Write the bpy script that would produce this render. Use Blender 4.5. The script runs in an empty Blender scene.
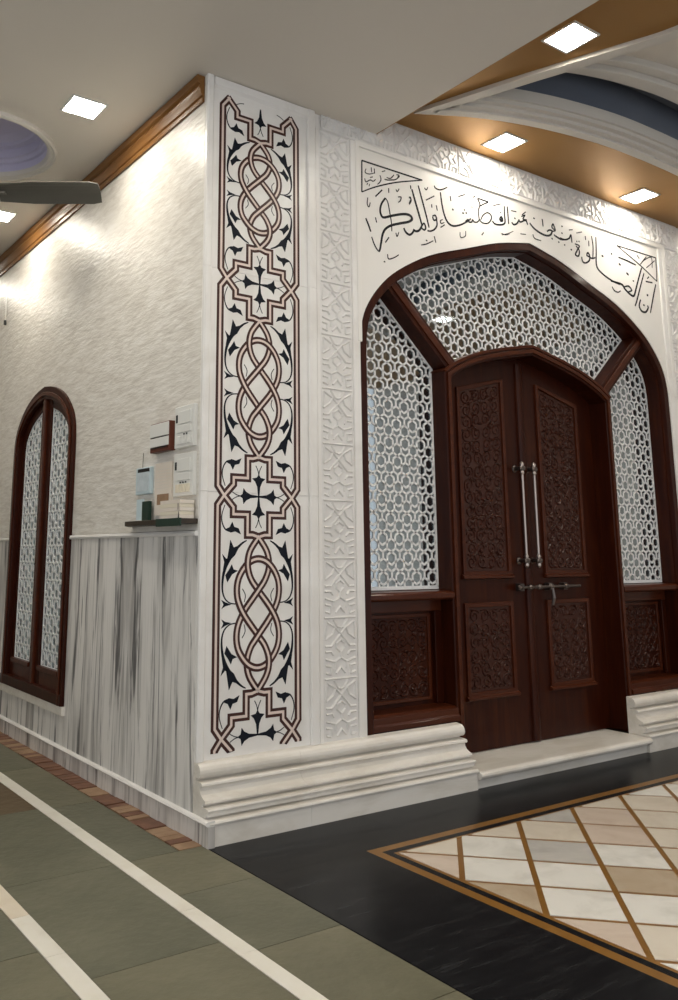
import bpy, bmesh, math, random
from mathutils import Vector
random.seed(7)
S = bpy.context.scene
COL = S.collection

# ------------------------------------------------------------------ camera
YAW, PITCH, ROLL = 0.592672, 0.189934, 0.002885
F_PX, PX, PY = 854.1, 267.4, 388.0
cam_d = bpy.data.cameras.new('camera'); cam = bpy.data.objects.new('camera', cam_d)
COL.objects.link(cam); S.camera = cam
cam.location = (-2.25524, -3.84604, 1.4)
fw = Vector((math.sin(YAW)*math.cos(PITCH), math.cos(YAW)*math.cos(PITCH), math.sin(PITCH)))
rt = Vector((math.cos(YAW), -math.sin(YAW), 0)); up = rt.cross(fw)
rt2 = rt*math.cos(ROLL) + up*math.sin(ROLL); up2 = -rt*math.sin(ROLL) + up*math.cos(ROLL)
from mathutils import Matrix
cam.rotation_euler = Matrix((rt2, up2, -fw)).transposed().to_euler()
cam_d.sensor_fit = 'AUTO'; cam_d.sensor_width = 36.0
cam_d.lens = F_PX/1000*36.0
cam_d.shift_x = (339-PX)/1000; cam_d.shift_y = (PY-500)/1000
cam_d.clip_start = 0.05

# ------------------------------------------------------------------ world and exposure
W_ = bpy.data.worlds.new('world'); S.world = W_; W_.use_nodes = True
bg = W_.node_tree.nodes['Background']
bg.inputs[0].default_value = (0.88, 0.90, 0.92, 1); bg.inputs[1].default_value = 0.72
S.view_settings.view_transform = 'Standard'; S.view_settings.look = 'None'
S.view_settings.gamma = 1.0; S.view_settings.use_curve_mapping = False
S.view_settings.exposure = 0.54
LED = 66.0        # radiance of the ceiling light panels

# ------------------------------------------------------------------ materials
def mat(name):
    m = bpy.data.materials.new(name); m.use_nodes = True
    nt = m.node_tree; return m, nt, nt.nodes['Principled BSDF']
def N(nt, t, **kw):
    n = nt.nodes.new(t)
    for k, v in kw.items():
        if k in n.inputs: n.inputs[k].default_value = v
        else: setattr(n, k, v)
    return n
def plain(name, col, rough=.5, metal=0, coat=0, spec=.3):
    m, nt, b = mat(name)
    b.inputs['Base Color'].default_value = (*col, 1); b.inputs['Roughness'].default_value = rough
    b.inputs['Metallic'].default_value = metal; b.inputs['Coat Weight'].default_value = coat
    b.inputs['Specular IOR Level'].default_value = spec
    # a trace of grain so no surface is perfectly flat
    no = N(nt, 'ShaderNodeTexNoise', Scale=35.0, Detail=3.0)
    mr = N(nt, 'ShaderNodeMapRange'); mr.inputs[3].default_value = max(.02, rough-.05); mr.inputs[4].default_value = min(1, rough+.06)
    nt.links.new(no.outputs[0], mr.inputs[0]); nt.links.new(mr.outputs[0], b.inputs['Roughness'])
    return m
def noisy(name, stops, scale=(1,1,1), nscale=3.0, detail=8.0, nrough=.6, distort=0.0, rough=.4, coat=0, bump=0, bscale=None, rand=0, metal=0, wave=None, spec=.3):
    """colour ramp over stretched noise in object space, with optional bump"""
    m, nt, b = mat(name); L = nt.links.new
    tc = N(nt, 'ShaderNodeTexCoord'); mp = N(nt, 'ShaderNodeMapping'); mp.inputs['Scale'].default_value = scale
    L(tc.outputs['Object'], mp.inputs[0]); vec = mp.outputs[0]
    if rand:
        oi = N(nt, 'ShaderNodeObjectInfo'); mu = N(nt, 'ShaderNodeMath', operation='MULTIPLY'); mu.inputs[1].default_value = rand
        L(oi.outputs['Random'], mu.inputs[0]); ad = N(nt, 'ShaderNodeVectorMath', operation='ADD')
        L(vec, ad.inputs[0]); L(mu.outputs[0], ad.inputs[1]); vec = ad.outputs[0]
    if wave:
        no = N(nt, 'ShaderNodeTexWave', Scale=wave, Distortion=distort, Detail=4.0); no.inputs['Detail Scale'].default_value = 1.4
    else:
        no = N(nt, 'ShaderNodeTexNoise', Scale=nscale, Detail=detail, Roughness=nrough, Distortion=distort)
    L(vec, no.inputs['Vector'])
    cr = N(nt, 'ShaderNodeValToRGB'); e = cr.color_ramp.elements
    while len(e) < len(stops): e.new(.5)
    for el, (p, c) in zip(e, stops): el.position = p; el.color = (*c, 1)
    L(no.outputs[1] if wave else no.outputs[0], cr.inputs[0]); L(cr.outputs[0], b.inputs['Base Color'])
    b.inputs['Roughness'].default_value = rough; b.inputs['Coat Weight'].default_value = coat; b.inputs['Coat Roughness'].default_value = .12
    b.inputs['Metallic'].default_value = metal; b.inputs['Specular IOR Level'].default_value = spec
    if bump:
        n2 = N(nt, 'ShaderNodeTexNoise', Scale=(bscale or nscale*3), Detail=6.0); L(vec, n2.inputs['Vector'])
        bp = N(nt, 'ShaderNodeBump', Strength=bump, Distance=.02); L(n2.outputs[0], bp.inputs['Height']); L(bp.outputs[0], b.inputs['Normal'])
    return m
M = {}
M['marble'] = noisy('white_marble', [(0,(.66,.635,.60)),(.42,(.79,.77,.745)),(.55,(.845,.83,.81)),(1,(.86,.85,.84))], nscale=2.2, distort=.8, rough=.28)
M['marble_plinth'] = noisy('plinth_marble', [(0,(.52,.47,.40)),(.40,(.70,.66,.595)),(.55,(.79,.755,.70)),(1,(.83,.81,.77))], scale=(1,2,3), nscale=2.6, distort=.6, rough=.3)
M['marble_cream'] = noisy('cream_marble', [(0,(.76,.74,.70)),(.5,(.82,.80,.77)),(1,(.84,.825,.80))], nscale=1.5, rough=.3)
M['relief'] = noisy('relief_marble', [(0,(.64,.625,.605)),(.5,(.76,.745,.73)),(1,(.82,.81,.80))], nscale=3, rough=.42)
def veined(name, light, mid, dark):
    """vertical vein bundles: broad soft bands, finer streaks and thin dark lines"""
    m, nt, b = mat(name); L = nt.links.new
    tc = N(nt, 'ShaderNodeTexCoord')
    def streak(sy, sz, lo, hi, dist, det=4.0):
        mp = N(nt, 'ShaderNodeMapping'); mp.inputs['Scale'].default_value = (1, sy, sz); L(tc.outputs['Object'], mp.inputs[0])
        no = N(nt, 'ShaderNodeTexNoise', Scale=1.0, Detail=det, Roughness=.6, Distortion=dist); L(mp.outputs[0], no.inputs['Vector'])
        mr = N(nt, 'ShaderNodeMapRange', interpolation_type='SMOOTHSTEP'); mr.inputs[1].default_value = lo; mr.inputs[2].default_value = hi; L(no.outputs[0], mr.inputs[0]); return mr.outputs[0]
    def mix(fac, a, c, k=1.0):
        mx = N(nt, 'ShaderNodeMix', data_type='RGBA'); mu = N(nt, 'ShaderNodeMath', operation='MULTIPLY'); mu.inputs[1].default_value = k; L(fac, mu.inputs[0]); L(mu.outputs[0], mx.inputs[0])
        if isinstance(a, tuple): mx.inputs[6].default_value = (*a, 1)
        else: L(a, mx.inputs[6])
        mx.inputs[7].default_value = (*c, 1); return mx.outputs[2]
    c = mix(streak(5, .5, .46, .68, .4), light, mid, .85)
    c = mix(streak(26, .9, .54, .70, .5), c, mid, .8)
    c = mix(streak(13, .7, .56, .66, .6, 6.0), c, dark, .85)
    c = mix(streak(9, .9, .60, .70, 1.0, 7.0), c, dark, .75)
    c = mix(streak(40, 1.6, .64, .72, .3), c, dark, .9)
    L(c, b.inputs['Base Color']); b.inputs['Roughness'].default_value = .3; b.inputs['Specular IOR Level'].default_value = .3
    return m
M['dado'] = veined('veined_marble', (.79,.77,.745), (.32,.31,.30), (.05,.05,.055))
M['skirt'] = veined('skirting_marble', (.76,.735,.705), (.36,.335,.32), (.08,.07,.07))
M['clad'] = noisy('split_stone', [(0,(.44,.405,.355)),(.40,(.65,.615,.56)),(.52,(.74,.71,.655)),(.64,(.80,.775,.73)),(1,(.83,.81,.78))], scale=(1,1.25,6.0), nscale=3.6, detail=10, nrough=.68, distort=.5, rough=.36, bump=.26, bscale=8)
M['pink'] = noisy('pink_inlay', [(0,(.66,.53,.47)),(1,(.80,.70,.65))], nscale=12, rough=.35)
M['maroon'] = noisy('maroon_inlay', [(0,(.032,.009,.007)),(1,(.068,.019,.014))], nscale=10, rough=.35)
M['black_inlay'] = plain('black_inlay', (.006,.009,.016), .5, spec=.15)
M['ink'] = plain('engraved_black', (.012,.012,.015), .6, spec=.1)
M['wood'] = noisy('mahogany', [(0,(.010,.0016,.0007)),(.5,(.030,.0050,.0015)),(1,(.078,.0190,.0042))], scale=(9,9,.9), nscale=2.2, detail=6, distort=.6, rough=.38, coat=.09, spec=.12, rand=9)
M['wood_h'] = noisy('mahogany_rail', [(0,(.026,.0048,.0018)),(.5,(.062,.0135,.0045)),(1,(.110,.029,.009))], scale=(.9,9,9), nscale=2.2, detail=6, distort=.6, rough=.34, coat=.22, spec=.12, rand=9)
M['carve'] = noisy('carved_mahogany', [(0,(.022,.0045,.0022)),(1,(.066,.0165,.0075))], nscale=9, detail=5, rough=.36, coat=.04, spec=.28)
M['cornice'] = noisy('cornice_wood', [(0,(.10,.038,.009)),(.5,(.20,.088,.022)),(1,(.30,.15,.042))], scale=(8,.7,8), nscale=2, detail=5, distort=.5, rough=.45, coat=.06)
M['lattice'] = plain('white_lattice', (.90,.91,.915), .4)
M['steel'] = plain('brushed_steel', (.46,.40,.37), .32, metal=1)
M['iron'] = plain('dark_bolt_metal', (.17,.145,.135), .38, metal=1)
M['slate'] = noisy('green_slate', [(0,(.068,.069,.045)),(.45,(.122,.121,.082)),(1,(.21,.20,.14))], nscale=2.6, detail=10, nrough=.65, rough=.42, bump=.22, bscale=22, rand=20)
M['slate2'] = noisy('olive_slate', [(0,(.080,.077,.048)),(.45,(.142,.135,.088)),(1,(.225,.208,.140))], nscale=2.6, detail=10, nrough=.65, rough=.42, bump=.22, bscale=22, rand=20)
M['slate3'] = noisy('rusty_slate', [(0,(.070,.050,.028)),(.5,(.115,.080,.042)),(1,(.16,.115,.065))], nscale=2.6, detail=10, nrough=.65, rough=.42, bump=.22, bscale=22, rand=20)
M['band'] = noisy('cream_marble_band', [(0,(.60,.54,.45)),(.45,(.76,.73,.65)),(1,(.84,.82,.77))], nscale=7, detail=8, rough=.35, rand=20)
M['band2'] = noisy('peach_marble_band', [(0,(.56,.46,.35)),(.5,(.71,.63,.51)),(1,(.79,.73,.63))], nscale=7, detail=8, rough=.35, rand=20)
M['sand'] = noisy('red_sandstone', [(0,(.07,.034,.022)),(.5,(.18,.085,.052)),(1,(.36,.20,.125))], nscale=9, detail=8, rough=.5, rand=20)
M['sand2'] = noisy('buff_sandstone', [(0,(.15,.09,.05)),(.5,(.32,.20,.12)),(1,(.52,.38,.26))], nscale=9, detail=8, rough=.5, rand=20)
M['granite'] = noisy('black_granite', [(0,(.005,.005,.006)),(.48,(.010,.0105,.012)),(.60,(.018,.0185,.020)),(.72,(.034,.035,.038)),(1,(.20,.20,.205))], scale=(1.2,9,1), nscale=2.4, detail=10, nrough=.7, distort=.3, rough=.26, spec=.07)
M['brass'] = noisy('ochre_inlay', [(0,(.17,.075,.014)),(1,(.30,.15,.035))], nscale=10, rough=.3)
M['t_white'] = noisy('white_floor_tile', [(0,(.52,.50,.46)),(.40,(.74,.72,.67)),(.55,(.82,.80,.75)),(1,(.86,.84,.80))], nscale=4, detail=8, distort=1, rough=.22, rand=30)
M['t_cream'] = noisy('cream_floor_tile', [(0,(.54,.46,.36)),(.5,(.71,.64,.54)),(1,(.80,.75,.66))], nscale=4, detail=8, distort=1, rough=.22, rand=30)
M['t_peach'] = noisy('peach_floor_tile', [(0,(.50,.38,.30)),(.5,(.66,.55,.46)),(1,(.76,.67,.59))], nscale=4, detail=8, distort=1, rough=.22, rand=30)
M['t_grey'] = noisy('grey_floor_tile', [(0,(.34,.32,.30)),(.45,(.53,.51,.48)),(1,(.70,.67,.62))], nscale=4, detail=8, distort=1, rough=.22, rand=30)
M['t_tan'] = noisy('tan_floor_tile', [(0,(.34,.25,.16)),(.5,(.50,.40,.29)),(1,(.60,.51,.40))], nscale=4, detail=8, distort=1, rough=.22, rand=30)
M['soffit'] = plain('grey_ceiling_paint', (.70,.655,.585), .6)
M['gold_paint'] = plain('gold_brown_paint', (.34,.18,.050), .40, metal=.45)
M['plaster'] = plain('white_plaster', (.66,.63,.58), .5)
M['blue'] = noisy('blue_sky_paint', [(0,(.05,.07,.12)),(.5,(.14,.16,.20)),(1,(.34,.35,.36))], nscale=.7, detail=3, rough=.6)
M['lavender'] = plain('violet_lit_plaster', (.60,.58,.75), .5)  # violet cove light put into the colour of the recess plaster
M['fan'] = plain('fan_grey', (.115,.110,.095), .4)
M['wplastic'] = plain('white_plastic', (.74,.74,.71), .35)
M['cplastic'] = plain('cream_paper', (.74,.68,.55), .6)
M['paper'] = noisy('notice_paper', [(0,(.70,.60,.50)),(1,(.80,.76,.70))], nscale=6, detail=3, rough=.7)
M['bluecard'] = noisy('blue_card', [(0,(.30,.38,.42)),(.5,(.55,.62,.66)),(1,(.72,.75,.76))], nscale=14, detail=4, rough=.5)
M['palecard'] = plain('pale_blue_card', (.55,.66,.70), .5)
M['darkgreen'] = plain('dark_green', (.012,.035,.024), .4)
M['brownbox'] = plain('brown_box', (.12,.035,.02), .45)
M['shelfwood'] = noisy('shelf_wood', [(0,(.02,.016,.012)),(1,(.06,.04,.025))], scale=(8,1,8), nscale=2, rough=.4)
M['black'] = plain('black_plastic', (.01,.01,.01), .4)
M['dark_room'] = plain('dark_interior', (.05,.05,.055), .8)
m, nt, b = mat('led_panel'); b.inputs['Base Color'].default_value = (1,1,1,1)
b.inputs['Emission Color'].default_value = (1,.93,.80,1); b.inputs['Emission Strength'].default_value = LED; M['led'] = m
# reflective glass: part mirror, part see-through
m, nt, b = mat('tinted_glass'); nt.nodes.remove(b)
g = N(nt, 'ShaderNodeBsdfGlossy', Roughness=.02); g.inputs[0].default_value = (.84,.93,.98,1)
t = N(nt, 'ShaderNodeBsdfTransparent'); t.inputs[0].default_value = (.55,.62,.64,1)
lw = N(nt, 'ShaderNodeLayerWeight', Blend=.5); mr = N(nt, 'ShaderNodeMapRange'); mr.inputs[3].default_value = .42; mr.inputs[4].default_value = .48
mx = N(nt, 'ShaderNodeMixShader'); nt.links.new(lw.outputs[1], mr.inputs[0]); nt.links.new(mr.outputs[0], mx.inputs[0])
nt.links.new(t.outputs[0], mx.inputs[1]); nt.links.new(g.outputs[0], mx.inputs[2]); nt.links.new(mx.outputs[0], nt.nodes['Material Output'].inputs[0])
M['glass'] = m

# ------------------------------------------------------------------ mesh helpers
class MB:
    def __init__(s): s.v = []; s.f = []
    def add(s, vs, fs):
        o = len(s.v); s.v += [tuple(v) for v in vs]; s.f += [tuple(i+o for i in f) for f in fs]; return s
    def box(s, x0, x1, y0, y1, z0, z1):
        return s.add([(x0,y0,z0),(x1,y0,z0),(x1,y1,z0),(x0,y1,z0),(x0,y0,z1),(x1,y0,z1),(x1,y1,z1),(x0,y1,z1)],
              [(0,3,2,1),(4,5,6,7),(0,1,5,4),(1,2,6,5),(2,3,7,6),(3,0,4,7)])
    def prism(s, poly, fa, fb):
        """poly: 2-D points; fa / fb map a point to the two 3-D ends"""
        n = len(poly); s.add([fa(p) for p in poly]+[fb(p) for p in poly],
              [tuple(range(n)), tuple(range(2*n-1, n-1, -1))]+[(i, i+n, (i+1)%n+n, (i+1)%n) for i in range(n)]); return s
    def strip(s, a, b, fa, fb, closed=False):
        """ring between outline a and outline b, with depth from fa to fb"""
        n = len(a); vs = [fa(p) for p in a]+[fa(p) for p in b]+[fb(p) for p in a]+[fb(p) for p in b]; fs = []
        for i in range(n if closed else n-1):
            j = (i+1) % n
            fs += [(i,j,n+j,n+i), (2*n+i,3*n+i,3*n+j,2*n+j), (i,2*n+i,2*n+j,j), (n+i,n+j,3*n+j,3*n+i)]
        if not closed: fs += [(0,n,3*n,2*n), (n-1,3*n-1,4*n-1,2*n-1)]
        return s.add(vs, fs)
    def ribbon(s, pts, w, f, h0=0.0, h1=.002, hs=None, ridge=False):
        """flat band along 2-D pts; f(u,v,h) places it; h is height off the surface"""
        n = len(pts)
        if n < 2: return s
        if not hasattr(w, '__len__'): w = [w]*n
        L, R = [], []
        for i in range(n):
            a = pts[max(i-1,0)]; c = pts[min(i+1,n-1)]
            if 0 < i < n-1:
                d1 = Vector((pts[i][0]-a[0], pts[i][1]-a[1])); d2 = Vector((c[0]-pts[i][0], c[1]-pts[i][1]))
                if d1.length < 1e-9 or d2.length < 1e-9: d = d1+d2; k = 1
                else:
                    d1.normalize(); d2.normalize(); d = d1+d2; k = 1/max(.5, d.length/2) if d.length > 1e-6 else 1
                    if d.length < 1e-6: d = d1
            else: d = Vector((c[0]-a[0], c[1]-a[1])); k = 1
            if d.length < 1e-9: d = Vector((1,0))
            d.normalize(); nx, ny = -d.y*k*w[i]/2, d.x*k*w[i]/2
            L.append((pts[i][0]+nx, pts[i][1]+ny)); R.append((pts[i][0]-nx, pts[i][1]-ny))
        hs = hs or [0]*n
        vs = []; fs = []
        for i in range(n):
            if ridge: vs += [f(*L[i],h0), f(pts[i][0],pts[i][1],h1+hs[i]), f(*R[i],h0)]
            else: vs += [f(*L[i],h0), f(*L[i],h1+hs[i]), f(*R[i],h1+hs[i]), f(*R[i],h0)]
        k = 3 if ridge else 4
        for i in range(n-1):
            o = i*k
            for j in range(k-1): fs.append((o+j, o+j+1, o+k+j+1, o+k+j))
        fs += [tuple(range(k)), tuple(range((n-1)*k+k-1, (n-1)*k-1, -1))]
        return s.add(vs, fs)
    def lathe(s, prof, cx, cy, seg=24):
        n = len(prof); vs = []; fs = []
        for i in range(seg):
            a = 2*math.pi*i/seg
            vs += [(cx+r*math.cos(a), cy+r*math.sin(a), z) for r, z in prof]
        for i in range(seg):
            for j in range(n-1):
                a = i*n+j; b2 = ((i+1)%seg)*n+j; fs.append((a, b2, b2+1, a+1))
        return s.add(vs, fs)
    def tube(s, pts, r, seg=10):
        n = len(pts); rr = r if hasattr(r,'__len__') else [r]*n; vs = []; fs = []
        for i, p in enumerate(pts):
            p = Vector(p); d = Vector(pts[min(i+1,n-1)])-Vector(pts[max(i-1,0)]); d.normalize()
            u = d.cross(Vector((0,0,1)) if abs(d.z) < .9 else Vector((1,0,0))).normalized(); v = d.cross(u)
            vs += [tuple(p+(u*math.cos(2*math.pi*k/seg)+v*math.sin(2*math.pi*k/seg))*rr[i]) for k in range(seg)]
        for i in range(n-1):
            for k in range(seg): fs.append((i*seg+k, i*seg+(k+1)%seg, (i+1)*seg+(k+1)%seg, (i+1)*seg+k))
        fs += [tuple(range(seg)), tuple(range((n-1)*seg, n*seg))]
        return s.add(vs, fs)
def mesh_of(mb, name):
    me = bpy.data.meshes.new(name); me.from_pydata(mb.v, [], mb.f); me.validate()
    bm = bmesh.new(); bm.from_mesh(me); bmesh.ops.recalc_face_normals(bm, faces=bm.faces); bm.to_mesh(me); bm.free()
    return me
def obj(name, mb, material, parent=None, bevel=0, smooth=False, stuff=False, label=None):
    me = mb if isinstance(mb, bpy.types.Mesh) else mesh_of(mb, name)
    if material and not me.materials: me.materials.append(M[material])
    if smooth:
        for p in me.polygons: p.use_smooth = True
    o = bpy.data.objects.new(name, me); COL.objects.link(o); o.parent = parent
    if bevel:
        bv = o.modifiers.new('bevel', 'BEVEL'); bv.width = bevel; bv.segments = 2; bv.limit_method = 'ANGLE'
    if stuff: o['kind'] = 'stuff'
    if label: o['label'] = label
    return o
def root(name, loc=(0,0,0)):
    o = bpy.data.objects.new(name, None); COL.objects.link(o); o.location = loc; o.empty_display_size = .1; return o
def tag(o, label, cat=None, group=None, kind=None):
    o['label'] = label
    if cat: o['category'] = cat
    if group: o['group'] = group
    if kind: o['kind'] = kind
    return o
def catmull(pts, k=6, closed=False):
    if len(pts) < 3: return list(pts)
    out = []; n = len(pts)
    for i in range(n-1):
        p0 = pts[max(i-1,0)]; p1 = pts[i]; p2 = pts[i+1]; p3 = pts[min(i+2,n-1)]
        for j in range(k):
            t = j/k
            out.append(tuple(.5*((2*p1[d])+(-p0[d]+p2[d])*t+(2*p0[d]-5*p1[d]+4*p2[d]-p3[d])*t*t+(-p0[d]+3*p1[d]-3*p2[d]+p3[d])*t**3) for d in range(len(p1))))
    out.append(tuple(pts[-1])); return out
def offset(pts, d):
    """offset an open outline to its right-hand side by d"""
    out = []; n = len(pts)
    for i in range(n):
        a = Vector(pts[max(i-1,0)]); p = Vector(pts[i]); c = Vector(pts[min(i+1,n-1)])
        d1 = (p-a) if i else (c-p); d2 = (c-p) if i < n-1 else (p-a); d1.normalize(); d2.normalize()
        t = (d1+d2).normalized(); k = 1/max(.4, t.dot(d1)); out.append((p.x+t.y*d*k, p.y-t.x*d*k))
    return out
def arch(cx, half, z0, k=4):
    """outline from bottom left over the apex to bottom right; half: (half width, z) from the spring to the apex"""
    h = catmull(half, k); L = [(cx-half[0][0], z0)]+[(cx-a, z) for a, z in h]
    return L+[(cx+a, z) for a, z in reversed(h[:-1])]+[(cx+half[0][0], z0)]

# ------------------------------------------------------------------ floor
W = 0.15            # front face of the decorated wall
CX = 2.838          # middle of the doorway
floor = obj('floor', MB().box(-4.5, 8, -7, 7, -.12, -.022), 'granite')
tag(floor, 'stone floor of slate slabs, black granite and an inlaid marble carpet', kind='structure')
def slab(name, x0, x1, y0, y1, m, top=0.0, gap=.002):
    return obj(name, MB().box(x0+gap, x1-gap, y0+gap, y1-gap, -.03, top), m, floor)
def run(name, x0, x1, ys, mats, top=0.0, gap=.002):
    for i in range(len(ys)-1): slab(name, x0, x1, ys[i], ys[i+1], mats[i % len(mats)], top, gap)
run('slate_slab', -.39, -.004, [-3.4,-2.8,-2.2,-1.62,-1.02,-.43,.05], ['slate2','slate','slate2','slate2','slate','slate2'])
run('slate_slab', -.39, -.132, [.05,1.05,2.0,3.0,4.0,5.0,6.0], ['slate','slate2','slate'])
run('slate_slab', -.968, -.465, [-3.4,-2.7,-1.83,-.89,.05,1.08,2.0,3.0,4.0,5.0,6.0], ['slate','slate2','slate2','slate','slate','slate3','slate','slate2'])
run('slate_slab', -1.56, -1.045, [-3.4,-2.5,-1.5,-.6,.3,1.3,2.3,3.4,4.6,6.0], ['slate','slate3','slate2','slate','slate'])
run('slate_slab', -2.2, -1.64, [-3.4,-2.4,-1.4,-.4,.6,1.6,2.6,3.6,4.8,6.0], ['slate2','slate'])
run('slate_slab', -2.9, -2.2, [-3.4,-2.4,-1.4,-.4,.6,1.6,2.6,3.6,4.8,6.0], ['slate','slate2'])
for x0, x1, off in ((-.465,-.39,.1), (-1.045,-.968,.33), (-1.64,-1.56,.2)):
    ys = [-3.3+off]
    while ys[-1] < 5.6: ys.append(ys[-1]+random.uniform(.36,.58))
    run('marble_band', x0, x1, ys, ['band','band','band2','band'] if x0 < -.9 else ['band'], .001, .001)
y = .05                                                    # sandstone edging along the left wall
edge = [MB().box(-.062,.062, 0, .055, -.03, .004), MB().box(-.062,.062, 0, .085, -.03, .001)]
edge = [[mesh_of(e, 'edging_stone') for e in edge] for _ in (0,1)]
for mm, pair in zip(('sand','sand2'), edge):
    for e in pair: e.materials.append(M[mm])
k = 0
while y < 4.6:
    j = random.choice((0,0,1)); e = edge[0 if random.random() < .62 else 1][j]
    o = bpy.data.objects.new('edging_stone', e); COL.objects.link(o); o.parent = floor
    o.location = (-.068, y, random.uniform(-.003,.003)); o.rotation_euler.z = random.uniform(-.05,.05)
    y += (.055 if j == 0 else .085)+.008; k += 1
# black granite slabs
GX = [0, .615]
run('granite_slab', .0, .612, [-4.2,-3.2,-2.55,-1.9,-1.22,-.445], ['granite'], gap=.0006)
for x0, x1 in ((0,.95),(.95,1.9),(1.9,2.9),(2.9,3.9),(3.9,4.9),(4.9,6.2)): slab('granite_slab', x0, x1, -.445, .02, 'granite', gap=.0006)
# marble carpet: ochre and black border lines, then diamonds
IX, IY = .722, -.545
EX, EY = 5.2, -4.2
for a, m_, nm in ((.612,'brass','ochre_border_line'), (.664,'granite','black_border_line'), (.703,'brass','ochre_border_line')):
    wd = {.612:.052, .664:.039, .703:.019}[a]; dy = a-.612
    obj(nm, MB().box(a, a+wd, EY, -.445-dy, -.03, .0), m_, floor)
    obj(nm, MB().box(a+wd, EX, -.445-dy-wd, -.445-dy, -.03, .0), m_, floor)
def clip_poly(poly, a, b, c):
    """keep the side where a*x+b*y >= c"""
    out = []
    for i in range(len(poly)):
        p, q = poly[i], poly[(i+1) % len(poly)]; dp = a*p[0]+b*p[1]-c; dq = a*q[0]+b*q[1]-c
        if dp >= 0: out.append(p)
        if dp*dq < 0:
            t = dp/(dp-dq); out.append((p[0]+(q[0]-p[0])*t, p[1]+(q[1]-p[1])*t))
    return out
tiles = ['t_white','t_cream','t_peach','t_grey','t_white','t_tan','t_cream','t_white']
SP, GL = .445, .0185
W_T, C_T, P_T, G_T, N_T = 't_white', 't_cream', 't_peach', 't_grey', 't_tan'
SEEN = {(0,-1):C_T,(0,0):P_T,(1,-2):C_T,(1,-1):W_T,(1,0):W_T,(1,1):N_T,(2,-3):G_T,(2,-2):C_T,(2,-1):G_T,(2,0):W_T,(2,1):W_T,(2,2):P_T,(3,-4):C_T,(3,-3):P_T,(3,-2):P_T,(3,-1):W_T,(3,0):N_T,(3,1):W_T,(3,2):C_T,(4,-5):W_T,(4,-4):C_T,(4,-3):C_T,(4,-2):C_T}
obj('grout_bed', MB().box(IX, EX, EY, IY, -.03, -.002), 'brass', floor)
cells = []
for i in range(-1, 22):
    for j in range(-14, 12):
        a0 = 1.235+SP*i+GL; a1 = a0+SP-2*GL; b0 = .20-SP*(j+1)+GL; b1 = b0+SP-2*GL       # a = x-y, b = x+y
        poly = [((a+b_)/2, (b_-a)/2) for a, b_ in ((a0,b0),(a1,b0),(a1,b1),(a0,b1))]
        for h in ((1,0,IX+.003),(0,-1,-IY+.003),(-1,0,-EX),(0,1,EY)): poly = clip_poly(poly, *h) if poly else poly
        if len(poly) < 3: continue
        ar = abs(sum(p[0]*q[1]-p[1]*q[0] for p, q in zip(poly, poly[1:]+poly[:1])))/2
        if ar < .002: continue
        cx = sum(p[0] for p in poly)/len(poly); cy = sum(p[1] for p in poly)/len(poly)
        if cy < -2.9: continue
        cells.append((poly, i, j))
for poly, i, j in cells:
    mm = SEEN.get((i,j)) or tiles[(i*3+j*5+(i*j) % 3) % len(tiles)]
    obj('floor_tile', MB().prism(poly, lambda p: (p[0],p[1],-.02), lambda p: (p[0],p[1],.0005)), mm, floor)

# ------------------------------------------------------------------ wall_front: body, panels, relief, lettering
def F(y):                                                   # (u, v, h) on a plane facing the viewer
    return lambda u, v, h=0: (u, y-h, v)
HALF = [(1.70,2.60),(1.69,2.78),(1.645,2.93),(1.53,3.09),(1.36,3.235),(1.06,3.40),(.70,3.525),(.35,3.64),(0,3.712)]
ARCH = arch(CX, HALF, .345)
AX0, AX1 = CX-1.70, CX+1.70
TOPZ = 4.75
wf = root('wall_front', (0,W,0)); tag(wf, 'white marble wall around the arched doorway', kind='structure')
wf.location = (0,0,0)
BK = W+.34
obj('pier', MB().box(.03, .80, W+.012, BK, .0, TOPZ), 'marble', wf)
obj('pier', MB().box(.80, AX0, W+.012, BK, .0, TOPZ), 'marble', wf)
obj('pier', MB().box(AX1, 8, W+.012, BK, .0, TOPZ), 'marble', wf)
top = [p for p in ARCH if p[1] > .5]
sp = MB()
n = len(top)
vs = [(x,W+.012,z) for x,z in top]+[(x,W+.012,TOPZ) for x,z in top]+[(x,BK,z) for x,z in top]+[(x,BK,TOPZ) for x,z in top]
fs = []
for i in range(n-1): fs += [(i,i+1,n+i+1,n+i),(2*n+i,3*n+i,3*n+i+1,2*n+i+1),(i,2*n+i,2*n+i+1,i+1),(n+i,n+i+1,3*n+i+1,3*n+i)]
sp.add(vs, fs); obj('spandrel', sp, 'marble', wf)

# corner slabs that carry the inlay (joints at two heights) and their raised edge mouldings
ZJ = [.36, 1.72, 2.98, 4.155]
for a, b_ in zip(ZJ, ZJ[1:]):
    obj('inlay_slab', MB().box(.004, .788, W, W+.013, a+.0012, b_-.0012), 'marble', wf)
for x0, x1 in ((.002,.05), (.725,.79)):
    for a, b_ in zip(ZJ, ZJ[1:]):
        mb = MB(); prof = [(x0,0),(x0,.012),(x0+.008,.018),(x1-.012,.018),(x1,.006),(x1,0)]
        mb.prism(prof, lambda p: (p[0],W-p[1],a+.001), lambda p: (p[0],W-p[1],b_-.001)); obj('edge_moulding', mb, 'marble', wf)
mb = MB(); mb.prism([(4.09,0),(4.105,.014),(4.15,.018),(4.15,0)], lambda p: (.05,W-p[1],p[0]), lambda p: (.725,W-p[1],p[0])); obj('edge_moulding', mb, 'marble', wf)

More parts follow.
